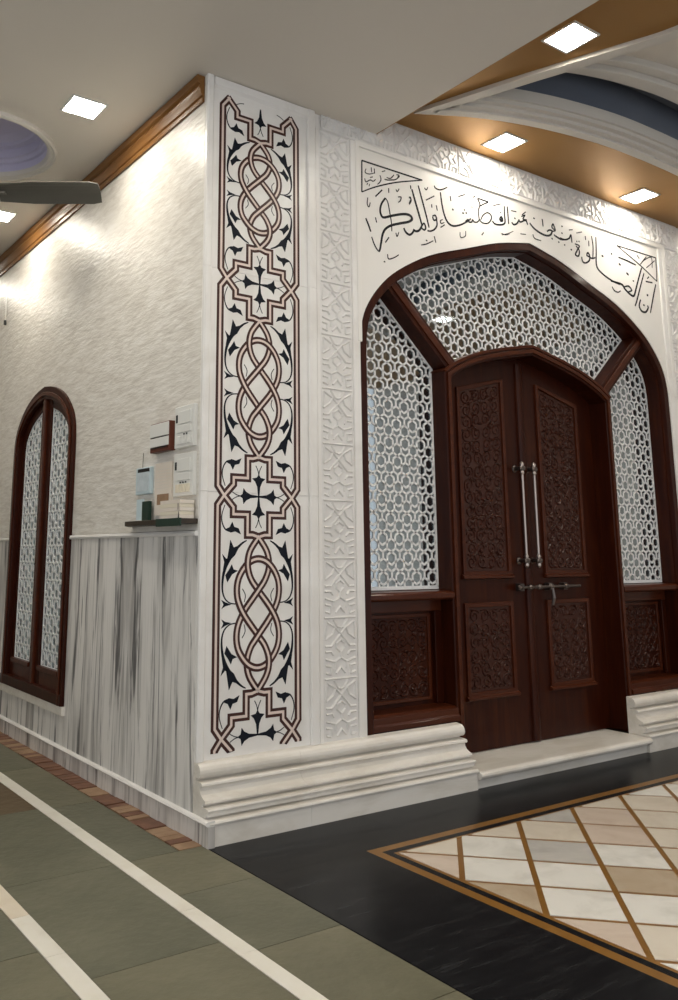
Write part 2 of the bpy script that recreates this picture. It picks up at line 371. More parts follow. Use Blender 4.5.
# ---- pietra dura inlay: knots, stars, vines
PC, PZ0, PZ1 = .379, .388, 4.055
UX = .0272/25.5
STARS = [.452, 1.703, 2.935, 4.045]; SH = .222
FP = F(W)
def clipz(pts):
    out = [[]]
    for i in range(len(pts)):
        p = pts[i]
        inside = PZ0 <= p[1] <= PZ1
        if i:
            q = pts[i-1]
            for zc in (PZ0, PZ1):
                if (q[1]-zc)*(p[1]-zc) < 0:
                    t = (zc-q[1])/(p[1]-q[1]); c = (q[0]+(p[0]-q[0])*t, zc)
                    if inside: out.append([c])
                    else: out[-1].append(c)
        if inside: out[-1].append(p)
    return [o for o in out if len(o) > 1]
maroon, pink, blk = MB(), MB(), MB()
def band(pts, hs=None, w=.045, lift=0):
    if hs is None:
        for q in clipz(pts): maroon.ribbon(q, w, FP, 0, .0014+lift); pink.ribbon(q, w*.31, FP, 0, .0022+lift)
    else:
        maroon.ribbon(pts, w, FP, 0, .0014, hs); pink.ribbon(pts, w*.31, FP, 0, .0022, hs)
BX = .265
for sgn in (-1, 1):
    for k, zc in enumerate(STARS):
        for d in (-1, 1):                                   # border from one side of the star turns into the other side of it
            zb = (STARS[k+d]+zc)/2 if 0 <= k+d < len(STARS) else zc+d*.62
            pts = [(PC+sgn*BX, zb), (PC+sgn*BX, zc+d*.052), (PC+sgn*.225, zc), (PC+sgn*.165, zc-d*.062), (PC+sgn*.165, zc-d*.10),
                   (PC+sgn*.073, zc-d*.10), (PC+sgn*.073, zc-d*(SH-.012)), (PC+sgn*.040, zc-d*(SH-.012)), (PC+sgn*.004, zc-d*(SH-.002))]
            band(pts, lift=.0003*(d+1))
def weave(strands):
    """alternate over and under where the strands cross"""
    cr = []
    for a in range(len(strands)):
        for b_ in range(a, len(strands)):
            A, B = strands[a], strands[b_]
            for i in range(len(A)-1):
                for j in range(i+2 if a == b_ else 0, len(B)-1):
                    p, r, q, s_ = A[i], (A[i+1][0]-A[i][0], A[i+1][1]-A[i][1]), B[j], (B[j+1][0]-B[j][0], B[j+1][1]-B[j][1])
                    den = r[0]*s_[1]-r[1]*s_[0]
                    if abs(den) < 1e-12: continue
                    t = ((q[0]-p[0])*s_[1]-(q[1]-p[1])*s_[0])/den; u = ((q[0]-p[0])*r[1]-(q[1]-p[1])*r[0])/den
                    if 0 <= t < 1 and 0 <= u < 1: cr.append(((a,i+t),(b_,j+u)))
    hs = [[0.0]*len(s_) for s_ in strands]; sign = {}
    for si in range(len(strands)):
        evs = sorted([(c[e][1], k, e) for k, c in enumerate(cr) for e in (0,1) if c[e][0] == si]); cur = 1
        for _, k, e in evs:
            if (k,e) in sign: cur = -sign[(k,e)]; continue
            sign[(k,e)] = cur; sign[(k,1-e)] = -cur; cur = -cur
    for (k,e), s_ in sign.items():
        si, t = cr[k][e]
        for i in range(len(strands[si])):
            d = abs(i-t)
            if d < 5 and s_ > 0: hs[si][i] = max(hs[si][i], .0022*(1-max(0,d-3)/2))
    return hs
KN = [(0,-425),(52,-345),(66,-265),(45,-190),(0,-125),(-86,-8),(-126,90),(-120,190),(-66,274),(0,302),(66,274),(120,190),(126,90),(86,-8),(0,-125),(-45,-190),(-66,-265),(-52,-345),(0,-425)]
def leaf(poly, fu, w=None):
    q = [fu(*p) for p in poly]
    if all(PZ0 < z < PZ1 for _, z in q): blk.prism(q, lambda p: FP(*p,0), lambda p: FP(*p,.0014))
def vine(pts, ws, fu, k=5):
    q = catmull([fu(*p) for p in pts], k); n = len(q); m_ = len(ws)-1
    w = [ws[min(m_-1,int(i/(n-1)*m_))]+(ws[min(m_,int(i/(n-1)*m_)+1)]-ws[min(m_-1,int(i/(n-1)*m_))])*(i/(n-1)*m_-min(m_-1,int(i/(n-1)*m_))) for i in range(n)]
    if all(PZ0 < z < PZ1 for _, z in q): blk.ribbon(q, [max(.0045,a*1.3) for a in w], FP, 0, .0012)
for k in range(3):
    z0, z1 = STARS[k]+SH, STARS[k+1]-SH; zc = (z0+z1)/2; VS = (z1-z0)/2/425
    A = catmull([(PC+u*UX, zc+v*VS) for u, v in KN], 6); B = catmull([(PC+u*UX, zc-v*VS) for u, v in KN], 6)
    for pts, h in zip((A,B), weave([A,B])): band(pts, h, .041)
    for su in (-1,1):
        for sv in (-1,1):
            fu = lambda u, v: (PC-su*u*UX, zc+sv*v*VS)
            vine([(-72,-406),(-108,-383),(-160,-325),(-203,-240),(-215,-150),(-203,-92),(-172,-60),(-130,-52)], [.004,.009,.016,.013,.008,.006,.005,.005], fu)
            leaf([(-170,-408),(-150,-366),(-112,-380),(-142,-322),(-192,-276),(-182,-335)], fu)
            leaf([(-218,-330),(-193,-302),(-176,-315),(-190,-262),(-212,-240),(-205,-285)], fu)
            leaf([(-160,-272),(-150,-244),(-124,-236),(-158,-216),(-186,-172),(-198,-212),(-178,-240)], fu)
            leaf([(-220,-78),(-206,-52),(-218,-28),(-196,-42),(-160,-50),(-196,-64)], fu)
            vine([(-96,-135),(-78,-100),(-84,-62)], [.003,.003,.003], fu)
for zc in STARS:
    for su in (-1,1):
        for sv in (-1,1):
            fu = lambda u, v: (PC-su*u*UX, zc+sv*v*.00086)
            vine([(-205,-60),(-222,-120),(-220,-170),(-200,-212),(-165,-225)], [.003,.004,.005,.006,.008], fu)
            leaf([(-196,-208),(-170,-232),(-142,-224),(-108,-242),(-122,-204),(-148,-196),(-160,-164),(-176,-198)], fu)
    ARM = [(0,-.125),(-.012,-.106),(-.044,-.100),(-.024,-.083),(-.010,-.054),(-.004,0),(.004,0),(.010,-.054),(.024,-.083),(.044,-.100),(.012,-.106)]
    for d in range(4):
        c, s_ = ((1,0),(0,1),(-1,0),(0,-1))[d]
        fu = lambda u, v: (PC+u*c-v*s_, zc+u*s_+v*c)
        leaf(ARM, fu)
        if zc > 4 and d == 0: pass
        for e in (-1,1): vine([(0,-.12),(e*.006,-.145),(e*.02,-.172)], [.004,.003,.003], fu, 3)
obj('maroon_inlay', maroon, 'maroon', wf); obj('pink_inlay', pink, 'pink', wf); obj('black_vine_inlay', blk, 'black_inlay', wf)

# ---- carved relief strips
CELL = [[(-1,0),(1,0)],[(-.9,.06),(-.35,.16),(-.5,.27),(-.95,.36)],[(-.9,.06),(-.95,.36)],[(-.45,.03),(-.2,.15),(0,.17),(.2,.15),(.45,.03)],[(0,.27),(-.35,.16)],[(0,.27),(-.6,.47)],
        [(0,.37),(.27,.43),(.27,.50),(0,.57),(-.27,.50),(-.27,.43),(0,.37)],[(-.95,.47),(-.55,.47)],[(-.95,.56),(-.6,.56),(-.45,.62)],[(0,.57),(0,.66)],[(0,.66),(-.38,.73),(-.38,.84)],[(-.38,.73),(-.95,.68)],
        [(-.3,.92),(0,.82),(.3,.92)],[(-.95,.78),(-.62,.80),(-.62,.93)],[(-.95,.90),(-.62,.93)]]
def relief(mb, f, half, length, period, bar=.0150, h=.010):
    n = max(1, round(length/period)); p = length/n
    for i in range(n):
        for seg in CELL:
            for sg in (-1, 1):
                if sg == 1 and all(abs(a[0]+b_[0]) < 1e-6 for a, b_ in zip(seg, reversed(seg))): continue
                mb.ribbon([(sg*u*half, (i+v)*p) for u, v in seg], bar, f, 0, h, ridge=True)
def relief_panel(name, x0, x1, z0, z1, vertical, period):
    r = obj(name, MB().box(x0, x1, W+.003, W+.013, z0, z1), 'relief', wf)
    mb = MB()
    if vertical: relief(mb, lambda u, v, h: ((x0+x1)/2+u, W+.003-h, z1-v), (x1-x0)/2-.012, z1-z0, period)
    else: relief(mb, lambda u, v, h: (x0+v, W+.003-h, (z0+z1)/2+u), (z1-z0)/2-.012, x1-x0, period)
    obj('carved_strapwork', mb, 'relief', r, stuff=True)
relief_panel('relief_panel', .822, 1.075, .36, 4.05, True, .336)
relief_panel('relief_panel', .852, 4.88, 4.06, 4.295, False, .30)
relief_panel('relief_panel', 4.655, 4.88, .36, 4.05, True, .336)
for x0, x1 in ((.792,.82), (1.077,AX0-.002), (AX1+.002,4.653), (4.882,5.4)):
    mb = MB(); mb.prism([(x0,0),(x0,.014),(x0+.004,.018),(x1-.004,.018),(x1,.014),(x1,0)], lambda p: (p[0],W+.012-p[1],.36), lambda p: (p[0],W+.012-p[1],4.05)); obj('plain_margin', mb, 'marble', wf)

# ---- inscription panel
PX0, PX1, PZT = 1.150, 4.600, 4.022
edge_ = [p for p in ARCH if p[1] > 2.7]
pan = MB(); pan.prism([(PX0,edge_[0][1]),(PX0,PZT),(PX1,PZT),(PX1,edge_[-1][1])]+list(reversed(edge_)), lambda p: (p[0],W+.013,p[1]), lambda p: (p[0],W+.004,p[1]))
ip = obj('inscription_panel', pan, 'marble_cream', wf)
out_ = [(PX0-.035,2.70),(PX0-.035,PZT+.035),(PX1+.035,PZT+.035),(PX1+.035,2.70)]; in_ = [(PX0,2.70),(PX0,PZT),(PX1,PZT),(PX1,2.70)]
fr = MB(); fr.strip(out_, in_, lambda p: (p[0],W-.010,p[1]), lambda p: (p[0],W+.013,p[1])); obj('panel_frame', fr, 'marble_cream', wf, bevel=.006)
LET = '''
10:1182,3934 1727,3935
9:1727,3935 1490,3859 1303,3780 1177,3712
9:1177,3712 1182,3934
8:1515,3909 1490,3885 1467,3871 1443,3864 1406,3854 1378,3853
7:1487,3912 1510,3915 1496,3896
7:1463,3906 1444,3883 1425,3870 1397,3870
7:1338,3870 1346,3842 1330,3814 1313,3800
6:1357,3901 1385,3915
6:1217,3885 1209,3858 1243,3854 1293,3876
6:1262,3906 1266,3873
6:1289,3905 1290,3870
7:1204,3813 1214,3792 1251,3814 1277,3812 1298,3830
5:1221,3774 1230,3787
5:1240,3768 1245,3784
6:1251,3832 1274,3842
17:1381,3719 1346,3671 1332,3622 1343,3586 1367,3579 1436,3607 1537,3642 1597,3648 1619,3626 1585,3598 1504,3568 1424,3535 1375,3500 1349,3457 1335,3400 1324,3352 1314,3331
9:1314,3331 1294,3346 1271,3379 1253,3420
12:1247,3453 1227,3498 1206,3537
8:1383,3718 1402,3693 1417,3626 1430,3551 1431,3497
9:1354,3770 1294,3709
7:1227,3685 1221,3641 1235,3622 1247,3655
7:1413,3797 1412,3765
7:1478,3805 1490,3793 1508,3817
8:1496,3755 1523,3760 1515,3732 1497,3717
8:1603,3785 1614,3768 1595,3731
7:1290,3562 1299,3528
8:1404,3449 1372,3406
7:1467,3494 1477,3470 1494,3504
8:1388,3328 1397,3297 1446,3316 1488,3344
8:1354,3271 1366,3270
15:1540,3544 1558,3518 1591,3507 1620,3528 1635,3556
15:1637,3554 1644,3545 1671,3551 1693,3571 1712,3605
12:1706,3592 1729,3620 1745,3593 1732,3572 1707,3580
15:1626,3843 1653,3763 1688,3666 1709,3604
8:1614,3868 1616,3843
12:1687,3886 1722,3780 1756,3675 1777,3600
12:1814,3692 1841,3703 1852,3678 1827,3665 1814,3688
12:1852,3678 1855,3637 1831,3600 1791,3577 1761,3574
13:1900,3889 1911,3803 1933,3723 1966,3677 2016,3665 2090,3690 2155,3728 2199,3761
10:1842,3924 1856,3908 1896,3907 1938,3925 1970,3945
8:1757,3796 1838,3846
7:1746,3884 1763,3873 1778,3896
7:1810,3778 1811,3754
7:1855,3781 1863,3744
7:1997,3885 2001,3849
11:2011,3789 2025,3788
10:2114,3786 2129,3786
10:2148,3795 2161,3793
9:2131,3813 2143,3813
8:2081,3902 2148,3934
8:1913,3689 1890,3675 1896,3657 1927,3670
8:1930,3654 1890,3626
7:1596,3779 1617,3762 1599,3726
8:1698,3457 1747,3474 1812,3511
8:1743,3500 1756,3499
7:1824,3547 1837,3503
6:2082,3633 2085,3596 2133,3614 2140,3654
11:2142,3727 2169,3749 2179,3732 2206,3738 2218,3756 2233,3744 2266,3751 2292,3779
11:2288,3770 2281,3838 2302,3895 2283,3934 2348,3936 2389,3934 2335,3903 2301,3881
10:2289,3772 2325,3757 2381,3769 2417,3810 2413,3841 2375,3848 2329,3817 2303,3776
13:2427,3796 2459,3779 2527,3789 2565,3815 2565,3880 2567,3946
10:2515,3814 2531,3840 2543,3822 2515,3810
11:2601,3950 2604,3881 2606,3812
8:2231,3931 2258,3952
8:2211,3855 2221,3853
7:2447,3921 2530,3954
8:2517,3885 2529,3883
8:2306,3660 2327,3684
6:2522,3721 2567,3718 2612,3736
12:2507,3818 2513,3838 2530,3852 2540,3831 2512,3817
13:2642,3835 2664,3821 2700,3837 2727,3874
10:2674,3875 2687,3873
12:2726,3876 2742,3859 2803,3886 2825,3855
10:2758,3907 2797,3926 2774,3891 2818,3893
8:2765,3922 2809,3955
15:2850,3875 2895,3844 2966,3822 3039,3815 3090,3832 3113,3867 3081,3870 3052,3852
12:3113,3867 3153,3884 3131,3930 3115,3899 3157,3883
14:3134,3842 3177,3830 3227,3823 3292,3837
10:3001,3943 3008,3884
10:2895,3926 2912,3925
10:3102,3807 3115,3804
10:3181,3795 3194,3792
6:2524,3709 2594,3735 2654,3766
6:2735,3763 2797,3772
7:2879,3790 2900,3762 2973,3760
7:2643,3927 2701,3932
14:3206,3832 3269,3831 3323,3855 3347,3886 3354,3825
10:3234,3936 3249,3936
10:3228,3879 3243,3877
13:3391,3822 3446,3816 3420,3780 3389,3732 3427,3728 3441,3776 3403,3807
10:3411,3848 3424,3847
10:3440,3854 3454,3853
14:3467,3729 3476,3692 3515,3687 3565,3719 3572,3759 3552,3781 3536,3756 3568,3748
13:3568,3745 3608,3744 3646,3758
11:3616,3936 3627,3850 3613,3748
14:3674,3939 3665,3813 3654,3714 3674,3665 3752,3628 3859,3599 3956,3587
9:3533,3918 3534,3885
9:3574,3887 3572,3840
8:3328,3925 3373,3937
8:3421,3920 3492,3944
12:3735,3794 3754,3793
12:3866,3838 3882,3836
11:3332,3764 3347,3762
10:3252,3786 3265,3784
17:3835,3596 3980,3594 4024,3559 4102,3522 4146,3524 4181,3587 4233,3690 4290,3795
14:4007,3574 4078,3594 4118,3565 4072,3545
14:4319,3753 4249,3620 4180,3484 4149,3435
13:3968,3826 4091,3819 4210,3806
10:3956,3927 4518,3931
10:4518,3931 4505,3714
10:4505,3714 4275,3814 3956,3927
7:4236,3901 4267,3875
7:4316,3862 4446,3922 4450,3827
7:4361,3809 4496,3900
7:4277,3825 4375,3913
17:4237,3504 4209,3447 4237,3406 4296,3405 4338,3448 4331,3468
13:4269,3464 4289,3462
14:4483,3683 4431,3568 4365,3409
12:4335,3683 4434,3689
10:4361,3712 4389,3735
16:4334,3564 4354,3561
15:4063,3708 4091,3695
14:3966,3770 3988,3762
13:3738,3792 3757,3789
14:3865,3840 3880,3833
11:4146,3655 4162,3652
11:3845,3547 3874,3520 3921,3514 3959,3532
'''
let = MB(); FI = F(W+.004)
for ln in LET.strip().split('\n'):
    w, s_ = ln.split(':'); w = int(w)/1000
    pts = [tuple(int(a)/1000 for a in q.split(',')) for q in s_.split()]
    q = catmull(pts, 5) if len(pts) > 2 else pts
    n = len(q); ws = [w*(.72+.28*math.sin(math.pi*(i+.6)/(n+.2))) for i in range(n)] if n > 6 else [w]*n
    ws = [a*1.05 for a in ws]
    let.ribbon(q, ws, FI, 0, .002)
obj('calligraphy', let, 'ink', ip, label='black Arabic calligraphy sweeping over the arch')

# ------------------------------------------------------------------ plinths and step
PROF = [(W+.01,0),(.0,0),(.0,.096),(-.010,.100),(-.013,.107),(-.010,.114),(.0,.118),(.046,.121),(.046,.129),(.018,.133),(.020,.150),(.010,.154),(.008,.161),(.012,.168),(.070,.171),(.070,.181),(.040,.185),(.036,.193),(.040,.201),
        (.060,.208),(.080,.219),(.092,.236),(.094,.252),(.078,.256),(.072,.263),(.074,.271),(.082,.276),(.136,.279),(.136,.289),(.104,.293),(.094,.303),(.090,.317),(.092,.331),(.100,.345),(.114,.356),(W+.01,.362)]
def plinth(name, x0, x1, splits, label, cat):
    r = root(name, (x0,0,0)); tag(r, label, kind='structure')
    xs = [x0]+splits+[x1]
    for a, b_ in zip(xs, xs[1:]):
        obj('plinth_block', MB().prism(PROF, lambda p: (a-x0+.0008,p[0],p[1]), lambda p: (b_-x0-.0008,p[0],p[1])), 'marble_plinth', r)
    return r
plinth('trim_1', .0, 1.872, [.62], 'moulded white marble plinth under the inlaid corner and carved strip', 'plinth')
plinth('trim_2', 3.64, 6.5, [5.0], 'moulded white marble plinth at the far side of the door step', 'plinth')
st = obj('trim_3', MB().prism([(.42,0),(.020,0),(.020,.056),(-.016,.060),(-.028,.068),(-.033,.080),(-.030,.092),(-.020,.101),(-.006,.105),(.42,.106)], lambda p: (1.874,p[0],p[1]), lambda p: (3.638,p[0],p[1])), 'marble_plinth')
tag(st, 'white marble door step with a rounded front edge', kind='structure')

# ------------------------------------------------------------------ lattice generator
def inside(p, poly):
    c = False; j = len(poly)-1
    for i in range(len(poly)):
        a, b_ = poly[i], poly[j]
        if (a[1] > p[1]) != (b_[1] > p[1]) and p[0] < (b_[0]-a[0])*(p[1]-a[1])/(b_[1]-a[1])+a[0]: c = not c
        j = i
    return c
def clip_seg(p, q, poly):
    ts = [0, 1]; rx, ry = q[0]-p[0], q[1]-p[1]
    for i in range(len(poly)):
        a, b_ = poly[i], poly[(i+1) % len(poly)]; sx, sy = b_[0]-a[0], b_[1]-a[1]; den = rx*sy-ry*sx
        if abs(den) < 1e-12: continue
        t = ((a[0]-p[0])*sy-(a[1]-p[1])*sx)/den; u = ((a[0]-p[0])*ry-(a[1]-p[1])*rx)/den
        if 0 < t < 1 and 0 <= u <= 1: ts.append(t)
    ts.sort(); out = []
    for t0, t1 in zip(ts, ts[1:]):
        tm = (t0+t1)/2
        if t1-t0 > 1e-4 and inside((p[0]+rx*tm, p[1]+ry*tm), poly): out.append(((p[0]+rx*t0,p[1]+ry*t0),(p[0]+rx*t1,p[1]+ry*t1)))
    return out
def lattice(poly, a, bar, f, border, ox=0, oz=0, depth=.012):
    """honeycomb of touching hexagons with three-armed stars between them, clipped to an outline"""
    mb = MB(); b_ = a/math.sqrt(3); x0 = min(p[0] for p in poly); x1 = max(p[0] for p in poly); z0 = min(p[1] for p in poly); z1 = max(p[1] for p in poly)
    row = a*math.sqrt(3)/2; segs = []
    hexv = [(b_/2*math.cos(math.radians(90+60*k)), b_/2*math.sin(math.radians(90+60*k))) for k in range(6)]
    for r in range(int((z1-z0)/row)+4):
        for c in range(int((x1-x0)/a)+4):
            ax = x0+ox+(c-1.5+(r % 2)*.5)*a; az = z0+oz+(r-1.5)*row
            for cx, cz in ((ax,az), (ax,az+b_)):
                for k in range(6): segs.append(((cx+hexv[k][0],cz+hexv[k][1]),(cx+hexv[(k+1)%6][0],cz+hexv[(k+1)%6][1])))
            ox_, oz_ = ax, az-b_                            # middle of the open cell below this hexagon
            for ang in (30, 150, 270):
                dx, dz = math.cos(math.radians(ang)), math.sin(math.radians(ang)); segs.append(((ox_,oz_),(ox_+dx*b_/2,oz_+dz*b_/2)))
    for p, q in segs:
        if not (x0-.1 < p[0] < x1+.1 and z0-.1 < p[1] < z1+.1): continue
        for u, v in clip_seg(p, q, poly): mb.ribbon([u, v], bar, f, 0, depth)
    cl = poly+[poly[0]]
    for u, v in zip(cl, cl[1:]): mb.ribbon([u, v], border, f, 0, depth+.002)
    return mb

# ------------------------------------------------------------------ doorway
LY = W+.17           # lattice plane
d1 = root('door_1', (CX, LY, .1)); tag(d1, 'arched mahogany doorway with white lattice screens and carved double doors', kind='structure')
def dpart(name, mb, m_, parent=None, **kw):
    o = obj(name, mb, m_, parent or d1, **kw)
    if parent is None: o.location = (-CX, -LY, -.1)
    return o
INN = offset(ARCH, .058)
ring = MB(); ring.strip(ARCH, INN, lambda p: (p[0],W+.008,p[1]), lambda p: (p[0],LY+.09,p[1])); dpart('arch_frame', ring, 'wood', bevel=.004)
mid_ = offset(ARCH, .052); bead_ = offset(ARCH, .066)
bead = MB(); bead.strip(mid_, bead_, lambda p: (p[0],W+.05,p[1]), lambda p: (p[0],LY+.02,p[1])); dpart('arch_bead', bead, 'wood')
# door frame
DHALF = [(.925,2.615),(.80,2.69),(.60,2.772),(.36,2.838),(0,2.912)]
DF = arch(CX, DHALF, .104, 4); DFI = offset(DF, .068); DFI = [(x, max(z,.104)) for x, z in DFI]
fr = MB(); fr.strip(DF, DFI, lambda p: (p[0],W+.04,p[1]), lambda p: (p[0],LY+.14,p[1])); dpart('door_frame', fr, 'wood', bevel=.006)
a_, b2_ = offset(DF, .022), offset(DF, .05)
fr = MB(); fr.strip(a_, b2_, lambda p: (p[0],W+.028,p[1]), lambda p: (p[0],W+.05,p[1])); dpart('frame_moulding', fr, 'wood_h', bevel=.005)
a_, b2_ = offset(DF, -.012), offset(DF, .012); up_ = [i for i, p in enumerate(DF) if p[1] > 2.5]
fr = MB(); fr.strip([a_[i] for i in up_], [b2_[i] for i in up_], lambda p: (p[0],W+.03,p[1]), lambda p: (p[0],LY+.02,p[1])); dpart('frame_cap', fr, 'wood_h', bevel=.004)
# radial mullions between door frame and arch
def bar3(name, p, q, w, y0, y1, m_='wood', bev=.004):
    d = Vector((q[0]-p[0], q[1]-p[1])).normalized(); nx, nz = -d.y*w/2, d.x*w/2
    mb = MB(); mb.prism([(p[0]+nx,p[1]+nz),(q[0]+nx,q[1]+nz),(q[0]-nx,q[1]-nz),(p[0]-nx,p[1]-nz)], lambda r: (r[0],y0,r[1]), lambda r: (r[0],y1,r[1]))
    return dpart(name, mb, m_, bevel=bev)
ML0, ML1 = (CX-.845,2.655), (CX-1.40,3.165)
for s_ in (1, -1):
    mir = lambda p: (p[0], p[1]) if s_ == 1 else (2*CX-p[0], p[1])
    bar3('mullion', mir(ML0), mir(ML1), .105, W+.045, LY+.06)
    bar3('mullion_bead', mir(ML0), mir(ML1), .045, W+.035, W+.06, 'wood_h')
# lower wooden panels, sills
for s_ in (1, -1):
    X = lambda a: CX-a if s_ == 1 else CX+a
    xa, xb = sorted((X(1.65), X(.915)))
    dpart('sill', MB().prism([(W+.045,1.105),(W+.03,1.118),(W+.03,1.146),(W+.05,1.158),(LY+.05,1.165),(LY+.05,1.105)], lambda p: (xa,p[0],p[1]), lambda p: (xb,p[0],p[1])), 'wood_h', bevel=.003)
    dpart('top_rail', MB().box(xa, xb, LY-.02, LY+.06, 1.03, 1.106), 'wood_h', bevel=.003)
    dpart('bottom_rail', MB().prism([(W+.02,.364),(W+.02,.392),(W+.035,.402),(W+.035,.438),(W+.06,.452),(LY+.05,.455),(LY+.05,.364)], lambda p: (xa,p[0],p[1]), lambda p: (xb,p[0],p[1])), 'wood_h', bevel=.002)
    for u0, u1 in ((xa,xa+.07), (xb-.07,xb)): dpart('stile', MB().box(u0, u1, LY-.02, LY+.05, .455, 1.03), 'wood', bevel=.004)
    pn = dpart('lower_panel', MB().box(xa+.07, xb-.07, LY+.012, LY+.05, .455, 1.03), 'wood')
    pn['carve'] = 0
    (LOWP := globals().setdefault('LOWP', [])).append((pn, xa+.12, xb-.12, .51, .985, LY+.012))
# lattice screens with glass behind
LT = offset(ARCH, .062)
def poly_side(s_):
    pts = [p for p in LT if p[0] < CX]                       # left half, bottom to apex
    side = [p for p in pts if p[1] < 3.10]
    poly = [(CX-.925,1.178),(side[0][0],1.178)]+[p for p in side if p[1] > 1.3]
    # stop at the mullion line
    d = Vector((ML1[0]-ML0[0], ML1[1]-ML0[1])).normalized(); n_ = (-d.y, d.x)
    a = ML0[0]+n_[0]*.052, ML0[1]+n_[1]*.052
    poly = [p for p in poly if (p[0]-a[0])*n_[0]+(p[1]-a[1])*n_[1] > 0 or p[1] < 2]
    tt = (CX-.925-a[0])/d.x
    poly += [(a[0]+d.x*.66, a[1]+d.y*.66), (CX-.925, a[1]+d.y*tt)]
    return poly if s_ == 1 else [(2*CX-x, z) for x, z in poly]
def poly_top():
    d = Vector((ML1[0]-ML0[0], ML1[1]-ML0[1])).normalized(); n_ = (d.y, -d.x)
    a = (ML0[0]+n_[0]*.052, ML0[1]+n_[1]*.052)
    e = (a[0]+d.x*.73, a[1]+d.y*.73)
    upper = [p for p in LT if p[0] > e[0] and p[0] < 2*CX-e[0] and p[1] > 3.0]
    lower = [p for p in DF if a[0] < p[0] < 2*CX-a[0] and p[1] > 2.6]
    return [a, e]+upper+[(2*CX-e[0],e[1]),(2*CX-a[0],a[1])]+list(reversed(lower))
FL = F(LY)
for poly in (poly_side(1), poly_top(), poly_side(-1)):
    sc = dpart('lattice_screen', lattice(poly, .143, .0132, FL, .022, ox=.02, depth=.005), 'lattice')
    gl = MB(); gl.prism(poly, lambda p: (p[0],LY+.0005,p[1]), lambda p: (p[0],LY+.0065,p[1])); dpart('glass_pane', gl, 'glass', sc)

# carved arabesque panels
def carve_mesh(w, h, seed, slope=0.0):
    """scrolling vine in relief, mirrored about the middle, on a (0..w, 0..h) field"""
    rnd = random.Random(seed); mb = MB(); f = lambda u, v, hh: (u, -hh, v)
    step = .082; rows = max(2, int(h/step)); cols = max(1, round(w/2/step))
    topz = lambda u: h+slope*(u-w/2)
    for i in range(rows):
        for j in range(cols):
            cx = (j+.5)*w/2/cols; cz = (i+.5)*h/rows; dr = 1 if (i+j) % 2 else -1
            r0 = min(w/4/cols, h/2/rows)*1.12; a0 = rnd.uniform(0, 6.28)
            sp_ = [(cx+r0*(1-t*.78)*math.cos(a0+dr*t*9), cz+r0*(1-t*.78)*math.sin(a0+dr*t*9)) for t in [k/22 for k in range(23)]]
            paths = [sp_]
            for q in range(3):
                aa = rnd.uniform(0, 6.28); rr = r0*rnd.uniform(.6,1.25); L = r0*rnd.uniform(.5,.9); bb = aa+rnd.uniform(.6,1.4)
                p0 = (cx+rr*math.cos(aa), cz+rr*math.sin(aa)); p2 = (p0[0]+L*math.cos(bb), p0[1]+L*math.sin(bb))
                p1 = ((p0[0]+p2[0])/2+L*.25*math.cos(bb+1.57), (p0[1]+p2[1])/2+L*.25*math.sin(bb+1.57)); paths.append(catmull([p0,p1,p2],3))
            for n_, pth in enumerate(paths):
                for mirr in (0,1):
                    q = [((w-x if mirr else x), z) for x, z in pth]
                    q = [(min(max(x,.006),w-.006), min(max(z,.006),h-.006)) for x, z in q]
                    m_ = len(q); ww = [.0095]*m_ if n_ == 0 else [.003+.014*math.sin(math.pi*(k+.3)/(m_-.4)) for k in range(m_)]
                    mb.ribbon(q, ww, f, -.001, .008, ridge=True)
    return mb
def frame_mould(x0, x1, z0, z1, y, w=.028, hgt=.014, topfun=None):
    mb = MB(); tl = topfun(x0) if topfun else z1; tr = topfun(x1) if topfun else z1
    o_ = [(x0,z0),(x0,tl),(x1,tr),(x1,z0)]; i_ = [(x0+w,z0+w),(x0+w,tl-w),(x1-w,tr-w),(x1-w,z0+w)]
    mb.strip(o_, i_, lambda p: (p[0],y-hgt,p[1]), lambda p: (p[0],y+.01,p[1]), closed=True); return mb
for k, (pn, x0, x1, z0, z1, yy) in enumerate(LOWP):
    pn.pop('carve', None)
    c = carve_mesh(x1-x0, z1-z0, 40+k); c.v = [(x0+v[0], yy+v[1]*.8, z0+v[2]) for v in c.v]; obj('carving', c, 'carve', pn, stuff=True)
    obj('panel_moulding', frame_mould(x0-.03, x1+.03, z0-.03, z1+.03, yy, .022, .010), 'wood_h', pn, bevel=.003)
